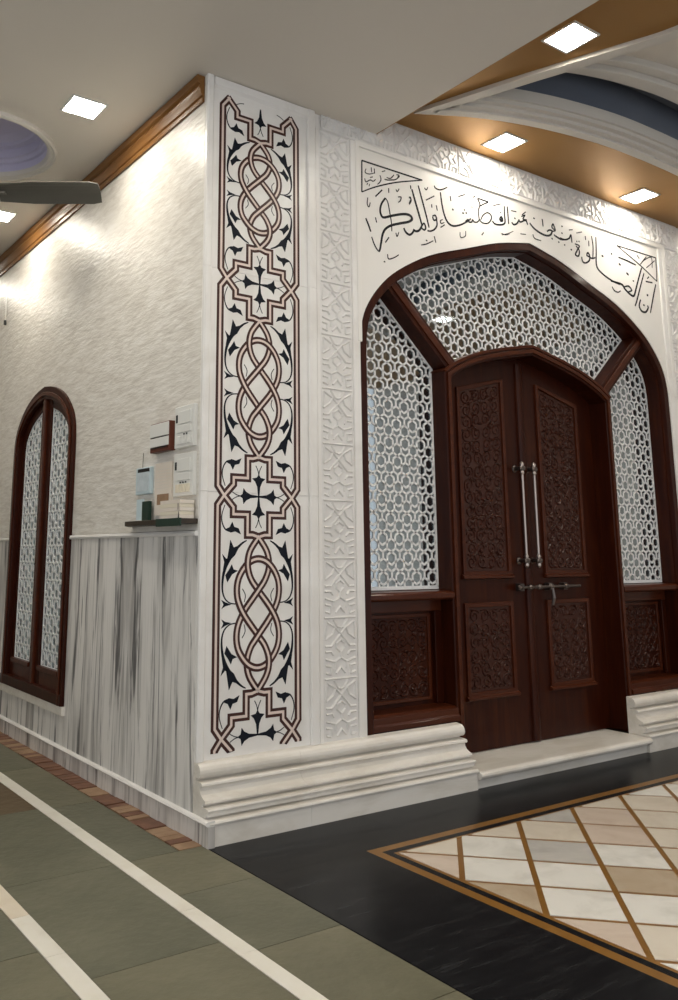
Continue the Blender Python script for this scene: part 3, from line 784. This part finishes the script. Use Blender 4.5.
# door leaves
DY = W+.19
inner = lambda x: next(z0_+(z1_-z0_)*(x-x0_)/(x1_-x0_) for (x0_,z0_),(x1_,z1_) in zip(DFI, DFI[1:]) if x0_ <= x <= x1_ and z0_ > .2 and x1_ > x0_) if abs(x-CX) < .85 else 2.55
for s_ in (-1, 1):
    xs = [CX+s_*.002, CX+s_*.3, CX+s_*.55, CX+s_*.75, CX+s_*.862]
    poly = [(xs[0],.112),(xs[-1],.112)]+[(x, max(inner(x),2.60 if abs(x-CX)>.8 else 0)+.012) for x in reversed(xs)]
    lf = dpart('door_leaf', MB().prism(poly, lambda p: (p[0],DY,p[1]), lambda p: (p[0],DY+.05,p[1])), 'wood')
    a, b_ = sorted((CX+s_*.185, CX+s_*.672))
    # upper and lower carved panels set in mouldings
    tf = lambda x: 2.668-.115*(abs(x-CX)-.185)/.487
    for kk, (z0, z1, fun) in enumerate(((1.245,2.56,tf),(.455,1.065,None))):
        obj('panel_moulding', frame_mould(a, b_, z0, z1, DY, .030, .016, fun), 'wood_h', lf, bevel=.004)
        mb = MB(); x0, x1 = a+.03, b_-.03; t0 = fun(x0) if fun else z1; t1 = fun(x1) if fun else z1
        mb.prism([(x0,z0+.03),(x1,z0+.03),(x1,t1-.03),(x0,t0-.03)], lambda p: (p[0],DY-.002,p[1]), lambda p: (p[0],DY+.01,p[1]))
        cp = obj('carved_panel', mb, 'carve', lf)
        hh = min(t0,t1)-.03-z0-.03; c = carve_mesh(x1-x0-.03, hh-.03, 5+kk*7+s_)
        t2 = lambda x: ((fun(x) if fun else z1)-.03-z0-.06)/(hh-.03)
        c.v = [(x0+.015+v[0], DY-.002+v[1], z0+.045+v[2]*t2(x0+.015+v[0])) for v in c.v]; obj('carving', c, 'carve', cp, stuff=True)
        obj('ledge', MB().prism([(DY,z0-.024),(DY-.030,z0-.018),(DY-.030,z0-.002),(DY-.012,z0+.008),(DY,z0+.010)], lambda p: (a-.012,p[0],p[1]), lambda p: (b_+.012,p[0],p[1])), 'wood_h', lf, bevel=.002)
    if s_ == -1: obj('astragal', MB().prism([(-.04,0),(-.034,.016),(-.012,.022),(.012,.022),(.034,.016),(.04,0)], lambda p: (CX+p[0],DY-p[1],.115), lambda p: (CX+p[0],DY-p[1],2.80)), 'wood', lf, bevel=.002)
    # pull handle
    hx = 2.815+s_*.066; hy = DY-.07
    hd = obj('pull_handle', MB().tube([(hx,hy,1.315),(hx,hy,1.36),(hx,hy,1.99),(hx,hy,2.035)], [.014,.0105,.0105,.014], 12), 'steel', lf, smooth=False)
    for hz in (1.345, 2.005):
        obj('handle_mount', MB().tube([(hx,DY+.002,hz),(hx,DY-.006,hz),(hx,DY-.012,hz),(hx,hy-.018,hz)], [.026,.026,.014,.016], 12), 'iron', hd)
        obj('handle_collar', MB().tube([(hx-.028,hy,hz),(hx-.02,hy,hz),(hx+.02,hy,hz),(hx+.028,hy,hz)], [.012,.019,.019,.012], 12), 'iron', hd)
        obj('handle_finial', MB().lathe([(0,hz-.05),(.012,hz-.045),(.019,hz-.03),(.012,hz-.02),(.019,hz),(.012,hz+.02),(.019,hz+.03),(.012,hz+.045),(0,hz+.05)], hx, hy, 10), 'steel', hd, smooth=True)
bolt = dpart('slide_bolt', MB().tube([(2.66,DY-.05,1.16),(3.36,DY-.05,1.16)], .011, 10), 'iron')
bolt.location = (-CX,-LY,-.1)
for bx_ in (2.69, 2.80, 2.90, 3.03, 3.20): obj('bolt_guide', MB().tube([(bx_-.022,DY-.05,1.16),(bx_-.012,DY-.05,1.16),(bx_+.012,DY-.05,1.16),(bx_+.022,DY-.05,1.16)], [.014,.020,.020,.014], 10), 'iron', bolt)
for bx_ in (2.72, 3.03, 3.20): obj('bolt_bracket', MB().box(bx_-.02, bx_+.02, DY-.045, DY+.002, 1.135, 1.185), 'iron', bolt)
obj('bolt_hasp', MB().tube([(3.03,DY-.06,1.15),(3.035,DY-.066,1.08),(3.03,DY-.055,1.03)], [.009,.013,.009], 8), 'iron', bolt)

# ------------------------------------------------------------------ wall_left
wl = root('wall_left'); tag(wl, 'left wall with pale split stone above and grey veined marble below', kind='structure')
WT = .28                                                     # thickness
WY0, WY1, WZ0 = 1.955, 3.285, .372                           # window opening
WH = [(.655,2.18),(.638,2.31),(.575,2.42),(.42,2.545),(.21,2.628),(0,2.662)]
WC = (WY0+WY1)/2
wa = [(y_, z_) for y_, z_ in arch(WC, WH, WZ0, 3)]
DZ = 1.515
def FLW(p, x): return (x, p[0], p[1])
obj('stone_cladding', MB().box(.002, WT, W+.013, WY0, DZ, TOPZ), 'clad', wl)
obj('stone_cladding', MB().box(.002, WT, WY1, 7, DZ, TOPZ), 'clad', wl)
tp = [p for p in wa if p[1] > DZ]; tp = [(WY0,DZ)]+tp+[(WY1,DZ)]
n = len(tp); mb = MB(); fs = []
vs = [(.002,y_,z_) for y_,z_ in tp]+[(.002,y_,TOPZ) for y_,z_ in tp]+[(WT,y_,z_) for y_,z_ in tp]+[(WT,y_,TOPZ) for y_,z_ in tp]
for i in range(n-1): fs += [(i,i+1,n+i+1,n+i),(2*n+i,3*n+i,3*n+i+1,2*n+i+1),(i,2*n+i,2*n+i+1,i+1)]
mb.add(vs, fs); obj('stone_cladding', mb, 'clad', wl)
# book-matched dado slabs
def dado(y0, y1, z0, z1, flip, shift, m_='dado', name='marble_slab', x=0.0):
    w = (y1-y0)/2; mb = MB().box(x, WT, -w+.001, w-.001, z0+shift, z1+shift); mb.v = [(v[0], v[1]+(.9*shift), v[2]) for v in mb.v]
    o = obj(name, mb, m_, wl); o.location = (0,(y0+y1)/2-(-1 if flip else 1)*.9*shift, -shift)
    if flip: o.scale.y = -1
    return o
BZ = .120
for (y0, y1, fl, sh) in ((W+.013,.52,1,3),(.52,1.0,0,0),(1.0,1.48,1,0),(1.48,WY0,0,5)): dado(y0, y1, BZ, DZ-.03, fl, sh)
for (y0, y1, fl, sh) in ((WY1,3.8,1,2),(3.8,4.4,0,2),(4.4,5.0,1,6),(5.0,5.7,0,6),(5.7,7,1,1)): dado(y0, y1, BZ, DZ-.03, fl, sh)
for (y0, y1, fl, sh) in ((WY0,WC,0,4),(WC,WY1,1,4)): dado(y0, y1, BZ, WZ0-.06, fl, sh)
for y0, y1 in ((W+.013,WY0),(WY1,7)):
    obj('dado_cap', MB().prism([(.03,DZ-.03),(-.012,DZ-.03),(-.018,DZ-.018),(-.012,DZ-.004),(.03,DZ)], lambda p: (p[0],y0,p[1]), lambda p: (p[0],y1,p[1])), 'marble', wl)
obj('window_sill', MB().box(-.022, .1, WY0-.02, WY1+.02, WZ0-.06, WZ0), 'marble_plinth', wl, bevel=.006)
# baseboard with a bead on top
bb = root('baseboard_left', (0,W,0)); tag(bb, 'veined marble baseboard with a white bead along the left wall', kind='structure')
ys = [-.011,.42,.95,1.5,2.05,2.6,3.15,3.7,4.4,5.2,7]
for k, (a, b_) in enumerate(zip(ys, ys[1:])):
    obj('skirting_slab', MB().box(-.008, .03, a-W+.001, b_-W-.001, 0, .098), 'skirt', bb)
    obj('bead', MB().prism([(.03,.097),(-.014,.098),(-.022,.107),(-.016,.116),(-.004,.121),(.03,.122)], lambda p: (p[0],a-W+.0005,p[1]), lambda p: (p[0],b_-W-.0005,p[1])), 'marble', bb)
# wooden cornice
cp_ = [(.0,3.985),(-.014,3.985),(-.018,4.005),(-.010,4.018),(-.020,4.026),(-.026,4.052),(-.036,4.078),(-.030,4.094),(-.046,4.104),(-.050,4.148),(.0,4.148)]
co = obj('trim_4', MB().prism(cp_, lambda p: (p[0],W+.02,p[1]), lambda p: (p[0],7,p[1])), 'cornice'); tag(co, 'golden brown wooden cornice along the top of the left wall', kind='structure')

# ------------------------------------------------------------------ window_1
w1 = root('window_1', (0,WC,WZ0)); tag(w1, 'tall arched mahogany window with two lattice leaves in the left wall', kind='structure')
def wpart(name, mb, m_, parent=None, **kw):
    o = obj(name, mb, m_, parent or w1, **kw)
    if parent is None: o.location = (0,-WC,-WZ0)
    return o
wo = offset(wa, -.015); wi = offset(wa, .085); wi = [(y_, max(z_,WZ0)) for y_, z_ in wi]
mb = MB(); mb.strip(wo, wi, lambda p: FLW(p,-.022), lambda p: FLW(p,.12)); wpart('window_frame', mb, 'wood', bevel=.005)
wo2 = offset(wa, .03); wi2 = offset(wa, .06)
mb = MB(); mb.strip(wo2, wi2, lambda p: FLW(p,-.032), lambda p: FLW(p,-.02)); wpart('frame_bead', mb, 'wood_h', bevel=.004)
wpart('bottom_rail', MB().box(-.03, .12, WY0+.0, WY1-.0, WZ0, WZ0+.075), 'wood', bevel=.005)
wi3 = offset(wa, .152); lo = WZ0+.205
for s_ in (-1, 1):
    half_i = [p for p in wi if (p[0]-WC)*s_ >= -.001 and p[1] > 1]; half_g = [p for p in wi3 if (p[0]-WC)*s_ > .10 and p[1] > 1]
    if s_ == 1: half_i = half_i[::-1]; half_g = half_g[::-1]
    # half outlines now run from the jamb... order: jamb -> apex
    e = WC+s_*.003; jam = half_i[0][0] if s_ == -1 else half_i[0][0]
    half_i = sorted(half_i, key=lambda p: -abs(p[0]-WC)); half_g = sorted(half_g, key=lambda p: (-round(abs(p[0]-WC),4), p[1]))
    half_i = sorted(half_i, key=lambda p: (-round(abs(p[0]-WC),4), p[1]))
    gl_ = WC+s_*.108
    topz = half_g[-1][1]+.01
    glass = [(half_g[0][0], lo)]+half_g+[(gl_, topz),(gl_, lo)]
    outer = [(half_i[0][0], WZ0+.06)]+half_i+[(e, half_i[-1][1]),(e, WZ0+.06)]
    leaf_ = wpart('window_leaf', MB().box(.012,.055, *sorted((e, gl_)), WZ0+.06, half_i[-1][1]-.01), 'wood', bevel=.003)
    obj('leaf_rail', MB().box(.014,.055, *sorted((gl_, half_i[0][0])), WZ0+.06, lo), 'wood_h', leaf_, bevel=.003)
    obj('leaf_ledge', MB().box(-.004,.03, *sorted((gl_-s_*.01, half_g[0][0]+s_*.01)), lo-.03, lo+.004), 'wood_h', leaf_, bevel=.004)
    # outer stile and arched head: strip between glass outline and frame
    g2 = [(half_g[0][0], lo-.02)]+half_g; i2 = [(half_i[0][0], lo-.02)]+half_i
    def resample(pl, m_):
        L = [0]
        for p, q in zip(pl, pl[1:]): L.append(L[-1]+math.dist(p, q))
        out = []
        for k in range(m_):
            t = L[-1]*k/(m_-1); j = max(i for i in range(len(L)) if L[i] <= t+1e-9); j = min(j, len(pl)-2)
            u = (t-L[j])/max(1e-9, L[j+1]-L[j]); out.append((pl[j][0]+(pl[j+1][0]-pl[j][0])*u, pl[j][1]+(pl[j+1][1]-pl[j][1])*u))
        return out
    g3 = g2+[(gl_, topz)]; i3 = i2[:-1]+[(gl_, i2[-1][1])]
    mb = MB(); mb.strip(resample(i3, 30), resample(g3, 30), lambda p: FLW(p,.014), lambda p: FLW(p,.055)); obj('leaf_stile', mb, 'wood', leaf_)
    lt = lattice(glass, .145, .0140, lambda u, v, h=0: (.032-h, u, v), .016, ox=.01, depth=.005)
    sc = obj('lattice_screen', lt, 'lattice', leaf_)
    gm = MB(); gm.prism(glass, lambda p: FLW(p,.0325), lambda p: FLW(p,.0385)); obj('glass_pane', gm, 'glass', leaf_)
obj('meeting_bead', MB().box(-.012, .03, WC-.03, WC+.03, WZ0+.07, 2.58), 'wood_h', w1, bevel=.006).location = (0,-WC,-WZ0)

# dark rooms behind the glass
obj_ = obj('wall_added_back', MB().box(.28, 8, 6.8, 7, 0, 4.75), 'dark_room'); tag(obj_, 'dark back wall added to keep outside light from the room behind the doors', kind='structure')  # added to stop world light leaking in behind the glass
obj_ = obj('wall_added_right', MB().box(7.8, 8, -7, 6.8, 0, 4.75), 'clad'); tag(obj_, 'unseen stone clad wall added at the hall end to dim the glass reflections', kind='structure')  # guessed wall, added so the door glass reflects something dim

obj_ = obj('wall_added_outer', MB().box(-4.5, -4.3, 1.0, 7, 0, 4.15), 'clad'); tag(obj_, 'unseen stone clad wall added beside the slate passage to grey the window reflections', kind='structure')  # guessed wall, added so the window reflects grey instead of bright world
obj_ = obj('wall_added_end', MB().box(-4.3, 0, 6.8, 7, 0, 4.15), 'clad'); tag(obj_, 'unseen stone clad wall added across the slate passage to grey the window reflections', kind='structure')  # guessed end wall, added for the same grey window reflections

# ------------------------------------------------------------------ ceiling
ZG, ZB = 4.155, 4.295
ce = root('ceiling', (0,0,ZG)); tag(ce, 'grey plaster ceiling with a gold brown bay and recessed mouldings', kind='structure')
def cpart(name, mb, m_, parent=None, **kw):
    o = obj(name, mb, m_, parent or ce, **kw)
    if parent is None: o.location = (0,0,-ZG)
    return o
def hole_plate(x0, x1, y0, y1, hole, c, z):
    mb = MB(); hits = []
    for p in hole:
        dx, dy = p[0]-c[0], p[1]-c[1]; ts = []
        if dx: ts += [((x1 if dx > 0 else x0)-c[0])/dx]
        if dy: ts += [((y1 if dy > 0 else y0)-c[1])/dy]
        t = min(ts); hits.append((c[0]+dx*t, c[1]+dy*t))
    n = len(hole)
    for i in range(n):
        j = (i+1) % n; a, b_ = hits[i], hits[j]; poly = [hole[i], a]
        for cr in ((x0,y0),(x1,y0),(x1,y1),(x0,y1)):
            if (abs(a[0]-cr[0]) < 1e-6 and abs(b_[1]-cr[1]) < 1e-6 or abs(a[1]-cr[1]) < 1e-6 and abs(b_[0]-cr[0]) < 1e-6) and math.dist(a, b_) > 1e-6 and a != cr and b_ != cr: poly.append(cr)
        poly += [b_, hole[j]]; mb.add([(q[0],q[1],z) for q in poly], [tuple(range(len(poly)))])
    return mb
RC, RR = (-.87,1.80), .50
circ = [(RC[0]+RR*math.cos(2*math.pi*k/64), RC[1]+RR*math.sin(2*math.pi*k/64)) for k in range(64)]
SX = 1.305
cpart('plaster_soffit', hole_plate(-2.2, 0, .7, 2.9, circ, RC, ZG), 'soffit')
mb = MB().box(-5, SX, -7, .7, ZG, ZG+.05).box(-5, 0, 2.9, 7, ZG, ZG+.05).box(-5,-2.2,.7,2.9,ZG,ZG+.05).box(0,.3,.7,7,ZG+.62,ZG+.66)
cpart('plaster_soffit', mb, 'soffit')
cpart('beam_face', MB().box(SX, SX+.012, -7, W+.02, ZG+.004, ZB+.04), 'gold_paint')
# round recess with stepped rings
prof = [(.540,ZG+.001),(.536,ZG-.022),(.522,ZG-.030),(.510,ZG-.018),(.496,ZG-.024),(.480,ZG-.016),(.468,ZG+.012)]
cpart('recess_ring', MB().lathe(prof, *RC, 64), 'plaster', smooth=False)
cpart('recess_drum', MB().lathe([(.475,ZG-.004),(.475,ZG+.07),(.455,ZG+.075),(.45,ZG+.10),(.43,ZG+.105),(.43,ZG+.17),(.39,ZG+.175),(.385,ZG+.20),(.33,ZG+.235),(.0,ZG+.25)], *RC, 64), 'lavender', smooth=False)
# gold brown bay with a four-pointed star recess
BC = (3.50,-2.02)
cuspB = catmull([(1.535,-.118),(1.86,-.28),(2.30,-.417),(2.83,-.507),(3.28,-.53),(3.50,-.532)], 5)
cuspA = catmull([(1.535,-.118),(1.70,-.58),(1.835,-.93),(1.965,-1.25),(2.07,-1.54),(2.12,-2.02)], 5)
q1 = cuspB[:-1]; star = []
TL = list(reversed(cuspA))+q1[1:]                            # left middle -> cusp -> top middle
mx_ = lambda p: (2*BC[0]-p[0], p[1]); my_ = lambda p: (p[0], 2*BC[1]-p[1])
star = TL+[cuspB[-1]]+[mx_(p) for p in reversed(TL)][:-1]
star += [my_(p) for p in reversed(star[1:-0 or None])][0:]
ded = []
for p in star:
    if not ded or math.dist(p, ded[-1]) > 1e-4: ded.append(p)
if math.dist(ded[0], ded[-1]) < 1e-4: ded.pop()
star = ded
cpart('gold_bay', hole_plate(SX, 7.8, -6.0, W+.02, star, BC, ZB), 'gold_paint')
cpart('gold_bay', MB().box(SX, 7.8, -7, -6.0, ZB, ZB+.05), 'gold_paint')
def shrink(pts, c, d):
    n = len(pts); out = []
    for i in range(n):
        a, p, q = Vector(pts[i-1]), Vector(pts[i]), Vector(pts[(i+1) % n]); t = ((p-a).normalized()+(q-p).normalized())
        if t.length < .2: t = q-a
        t.normalize(); nrm = Vector((t.y,-t.x)); k = 1/max(.35, t.dot((q-p).normalized())); out.append((p.x+nrm.x*d*k, p.y+nrm.y*d*k))
    return out
def star_ring(name, d0, d1, z0, z1, m_):
    a, b_ = shrink(star, BC, d0), shrink(star, BC, d1)
    mb = MB(); mb.strip(a, b_, lambda p: (p[0],p[1],z0), lambda p: (p[0],p[1],z1), closed=True); return cpart(name, mb, m_)
star_ring('star_moulding', -.035, .03, ZB-.028, ZB+.03, 'plaster')
star_ring('star_moulding', .03, .075, ZB-.012, ZB+.06, 'plaster')
star_ring('star_moulding', .075, .115, ZB+.012, ZB+.09, 'plaster')
star_ring('star_moulding', .115, .135, ZB+.04, ZB+.12, 'plaster')
ci_ = shrink(star, BC, .12)
mb = MB(); mb.strip(ci_, shrink(star, BC, .11), lambda p: (p[0],p[1],ZB+.08), lambda p: (p[0],p[1],ZB+.38), closed=True); cpart('recess_side', mb, 'blue')
mb = MB().box(1.2, 5.9, -4.2, .1, ZB+.38, ZB+.42); cpart('recess_top', mb, 'blue')
def sstar(k): return [(BC[0]+(p[0]-BC[0])*k, BC[1]+(p[1]-BC[1])*k) for p in star]
mb = MB(); mb.strip(sstar(.78), sstar(.70), lambda p: (p[0],p[1],ZB+.22), lambda p: (p[0],p[1],ZB+.385), closed=True); cpart('inner_star_moulding', mb, 'plaster', bevel=.01)
mb = MB(); mb.strip(sstar(.70), sstar(.64), lambda p: (p[0],p[1],ZB+.26), lambda p: (p[0],p[1],ZB+.385), closed=True); cpart('inner_star_moulding', mb, 'plaster', bevel=.01)
mb = MB(); mb.strip(sstar(.64), sstar(.05), lambda p: (p[0],p[1],ZB+.31), lambda p: (p[0],p[1],ZB+.385), closed=True); cpart('inner_star_panel', mb, 'soffit')
# unseen slab added over everything so no world light leaks in
rf = obj('roof', MB().box(-5, 8, -7, 7, 4.80, 4.9), 'soffit'); tag(rf, 'unseen roof slab added above the plaster ceiling to block world light', kind='structure')

# ------------------------------------------------------------------ ceiling lights
def ceiling_light(x, y_, z, label, group='square recessed ceiling lights'):
    r = root('ceiling_light', (x,y_,z)); tag(r, label, 'light', group)
    o_ = [(-.115,-.115),(.115,-.115),(.115,.115),(-.115,.115)]; i_ = [(a*.88,b_*.88) for a, b_ in o_]
    mb = MB(); mb.strip(o_, i_, lambda p: (p[0],p[1],-.008), lambda p: (p[0],p[1],.0), closed=True); obj('light_trim', mb, 'wplastic', r)
    obj('diffuser', MB().box(-.101,.101,-.101,.101,-.005,-.001), 'led', r)
ceiling_light(-.45, .915, ZG, 'square ceiling light between the round recess and the inlaid corner')
ceiling_light(-.36, 2.98, ZG, 'square ceiling light on the grey ceiling past the round recess')
ceiling_light(1.64, -1.15, ZB, 'square ceiling light in the gold bay beside the grey beam edge')
ceiling_light(2.33, -.075, ZB, 'square ceiling light in the gold bay over the middle of the calligraphy')
ceiling_light(3.98, -.07, ZB, 'square ceiling light in the gold bay over the end of the calligraphy')
for x, y_ in ((-1.35,.915),(-1.35,2.98),(-.45,-1.2),(-1.35,-1.2),(-.45,-3.3),(-1.35,-3.3),(-.36,5.0)):  # unseen repeats of the light grid, added for their light
    ceiling_light(x, y_, ZG, 'unseen square ceiling light added further along the grey ceiling')
for x, y_ in ((5.5,-.07),(1.64,-2.9),(5.4,-1.15),(5.4,-2.9),(2.33,-4.0),(3.98,-4.0)):  # more unseen lights, added to light the bay side
    ceiling_light(x, y_, ZB, 'unseen square ceiling light added further along the gold bay')

# ------------------------------------------------------------------ ceiling fan
fz = 3.80
fan = root('ceiling_fan', (RC[0], RC[1], fz)); tag(fan, 'dark grey ceiling fan hanging from the round recess', 'fan')
obj('motor', MB().lathe([(0,-.07),(.06,-.068),(.11,-.05),(.125,-.01),(.12,.03),(.07,.06),(.025,.075),(0,.076)], 0, 0, 28), 'fan', fan, smooth=True)
obj('downrod', MB().tube([(0,0,.07),(0,0,.56)], .013, 10), 'fan', fan)
obj('canopy', MB().lathe([(0,.48),(.03,.48),(.055,.53),(.06,.58),(0,.60)], 0, 0, 20), 'fan', fan, smooth=True)
BL = MB(); secs = 12
for i in range(secs+1):
    t = i/secs; x = .16+t*.70; hw = (.085+.022*min(1,t*3)); 
    if t > .94: hw *= .86
    for j in range(7):
        s_ = -1+2*j/6; yy = s_*hw; BL.v.append((x, yy, .028*(1-s_*s_)-.30*yy))
    for j in range(7):
        s_ = -1+2*j/6; yy = s_*hw; BL.v.append((x, yy, .028*(1-s_*s_)-.30*yy-.006))
for i in range(secs):
    for j in range(6):
        a = i*14+j; BL.f += [(a,a+1,a+15,a+14),(a+7,a+21,a+22,a+8)]
    BL.f += [(i*14,i*14+14,i*14+21,i*14+7),(i*14+6,i*14+13,i*14+27,i*14+20)]
BL.f += [tuple(list(range(0,7))+list(range(13,6,-1))), tuple(list(range(secs*14,secs*14+7))+list(range(secs*14+13,secs*14+6,-1)))]
blade = mesh_of(BL, 'blade'); blade.materials.append(M['fan'])
for k in range(3):
    o = bpy.data.objects.new('blade', blade); COL.objects.link(o); o.parent = fan; o.rotation_euler.z = math.radians(-34+120*k)
    arm = obj('blade_iron', MB().box(.09,.22,-.022,.022,-.012,.0), 'fan', fan); arm.rotation_euler.z = math.radians(-34+120*k)

# ------------------------------------------------------------------ fixtures on the left wall
def wall_box(name, y0, y1, z0, z1, dep, m_, label, cat, group=None, bevel=.004):
    r = root(name, (0,(y0+y1)/2,z0)); tag(r, label, cat, group); w = (y1-y0)/2
    obj('body', MB().box(-dep,.003,-w,w,0,z1-z0), m_, r, bevel=bevel); return r, w, z1-z0
def pl(r, name, y0, y1, z0, z1, x0, x1, m_, bevel=.002): return obj(name, MB().box(-x1,-x0,y0,y1,z0,z1), m_, r, bevel=bevel)
# local y points away from the corner, so the side by the corner is -y
for nm, z0, z1, lab in (('switchboard',1.966,2.20,'white switchboard with a black slot, the upper one beside the inlaid corner'),('switchboard',1.70,1.935,'white switchboard with a socket and rocker switches above the paper stack')):
    r, w, h = wall_box(nm, .185, .405, z0, z1, .022, 'wplastic', lab, 'switchboard')
    pl(r, 'slot', w-.035, w-.018, h-.09, h-.045, .02, .026, 'black')
    pl(r, 'cover_plate', -w+.03, w-.05, h-.10, h-.03, .02, .027, 'wplastic')
    pl(r, 'cover_plate', -w+.03, w-.03, .085, .125, .02, .026, 'wplastic')
    for k in range(4): pl(r, 'rocker_switch', -w+.03+k*.042, -w+.062+k*.042, .02, .065, .02, .028, 'cplastic' if z0 < 1.9 else 'wplastic')
    for k in range(2 if z0 > 1.9 else 3): pl(r, 'socket_hole', -w+.07+k*.03, -w+.078+k*.03, .07, .078, .022, .0275, 'black', 0)
r, w, h = wall_box('meter_box', .435, .675, 1.965, 2.135, .04, 'brownbox', 'brown box with white front plates beside the upper switchboard', 'box')
pl(r, 'front_plate', -w+.004, w-.004, h*.52, h-.006, .039, .045, 'wplastic'); pl(r, 'front_plate', -w+.004, w-.004, .03, h*.48, .039, .045, 'wplastic')
pl(r, 'slot', -w+.02, w-.02, h*.49, h*.51, .038, .0455, 'black', 0); pl(r, 'slot', -w+.02, w-.02, .022, .028, .038, .0455, 'black', 0)
r, w, h = wall_box('picture_frame', .70, .90, 1.735, 1.895, .018, 'palecard', 'small pale blue framed picture hanging above the shelf end', 'picture')
pl(r, 'picture', -w+.018, w-.022, .02, h-.03, .016, .0205, 'bluecard', 0); pl(r, 'header', -w+.018, w-.03, h-.028, h-.008, .016, .021, 'black', 0)
obj('hanging_wire', MB().tube([(-.008,.03,h),(-.006,.03,h+.09)], .0022, 6), 'fan', r)
r, w, h = wall_box('paper_notice', .455, .66, 1.605, 1.905, .008, 'paper', 'tall cream paper notice taped to the wall over the shelf', 'notice', bevel=0)
for k in range(7): pl(r, 'printed_line', -w+.02, w-.02-(.03 if k % 3 == 2 else 0), h-.04-k*.018, h-.036-k*.018, .0075, .0088, 'soffit', 0)
pl(r, 'printed_block', -w+.03, w-.03, .06, .12, .0075, .0088, 'sand2', 0)
SZ = 1.575
sh = root('wall_shelf', (0,.56,SZ-.04)); tag(sh, 'dark narrow wall shelf under the switchboards', 'shelf')
obj('shelf_board', MB().prism([(-.10,-.40),(-.10,.30),(-.03,.40),(0,.42),(0,-.40)], lambda p: (p[0],p[1],.012), lambda p: (p[0],p[1],.04)), 'shelfwood', sh, bevel=.003)
obj('shelf_lip', MB().box(-.108,-.098,-.40,-.12,.0,.042), 'darkgreen', sh, bevel=.002)
bk = root('booklet', (-.03,.715,SZ)); tag(bk, 'dark green booklet standing on the shelf under the picture', 'booklet')
obj('cover', MB().box(-.012,.012,-.042,.042,0,.115), 'darkgreen', bk, bevel=.003); obj('page_block', MB().box(-.009,.009,-.040,.043,.003,.112), 'cplastic', bk)
bk = root('card_holder', (-.03,.80,SZ)); tag(bk, 'pale blue card standing on the shelf beside the green booklet', 'card')
obj('card', MB().box(-.004,.004,-.045,.045,0,.13), 'palecard', bk); obj('card_foot', MB().box(-.02,.02,-.03,.03,0,.008), 'wplastic', bk)
ps = root('paper_stack', (-.05,.30,SZ)); tag(ps, 'cream stack of papers on the shelf under the lower switchboard', 'paper')
for k in range(5): obj('sheet_bundle', MB().box(-.045,.04,-.115+.004*(k % 2),.12-.006*(k % 3),k*.02,k*.02+.019), 'cplastic' if k % 2 else 'paper', ps)
pn = root('pen', (-.105,.20,SZ)); tag(pn, 'black pen leaning at the corner end of the shelf', 'pen')
obj('barrel', MB().tube([(.012,0,.0),(.02,0,.085)], .006, 8), 'black', pn); obj('clip', MB().box(.004,.008,-.003,.003,.045,.08), 'steel', pn)
cd = root('pull_switch', (0,3.82,3.46)); tag(cd, 'thin white cord with a black tip hanging high on the left wall', 'pull switch')
obj('cord', MB().tube([(-.006,0,.02),(-.006,.01,.26)], .004, 6), 'wplastic', cd); obj('tip', MB().tube([(-.008,-.004,-.01),(-.008,0,.03)], .014, 8), 'black', cd)
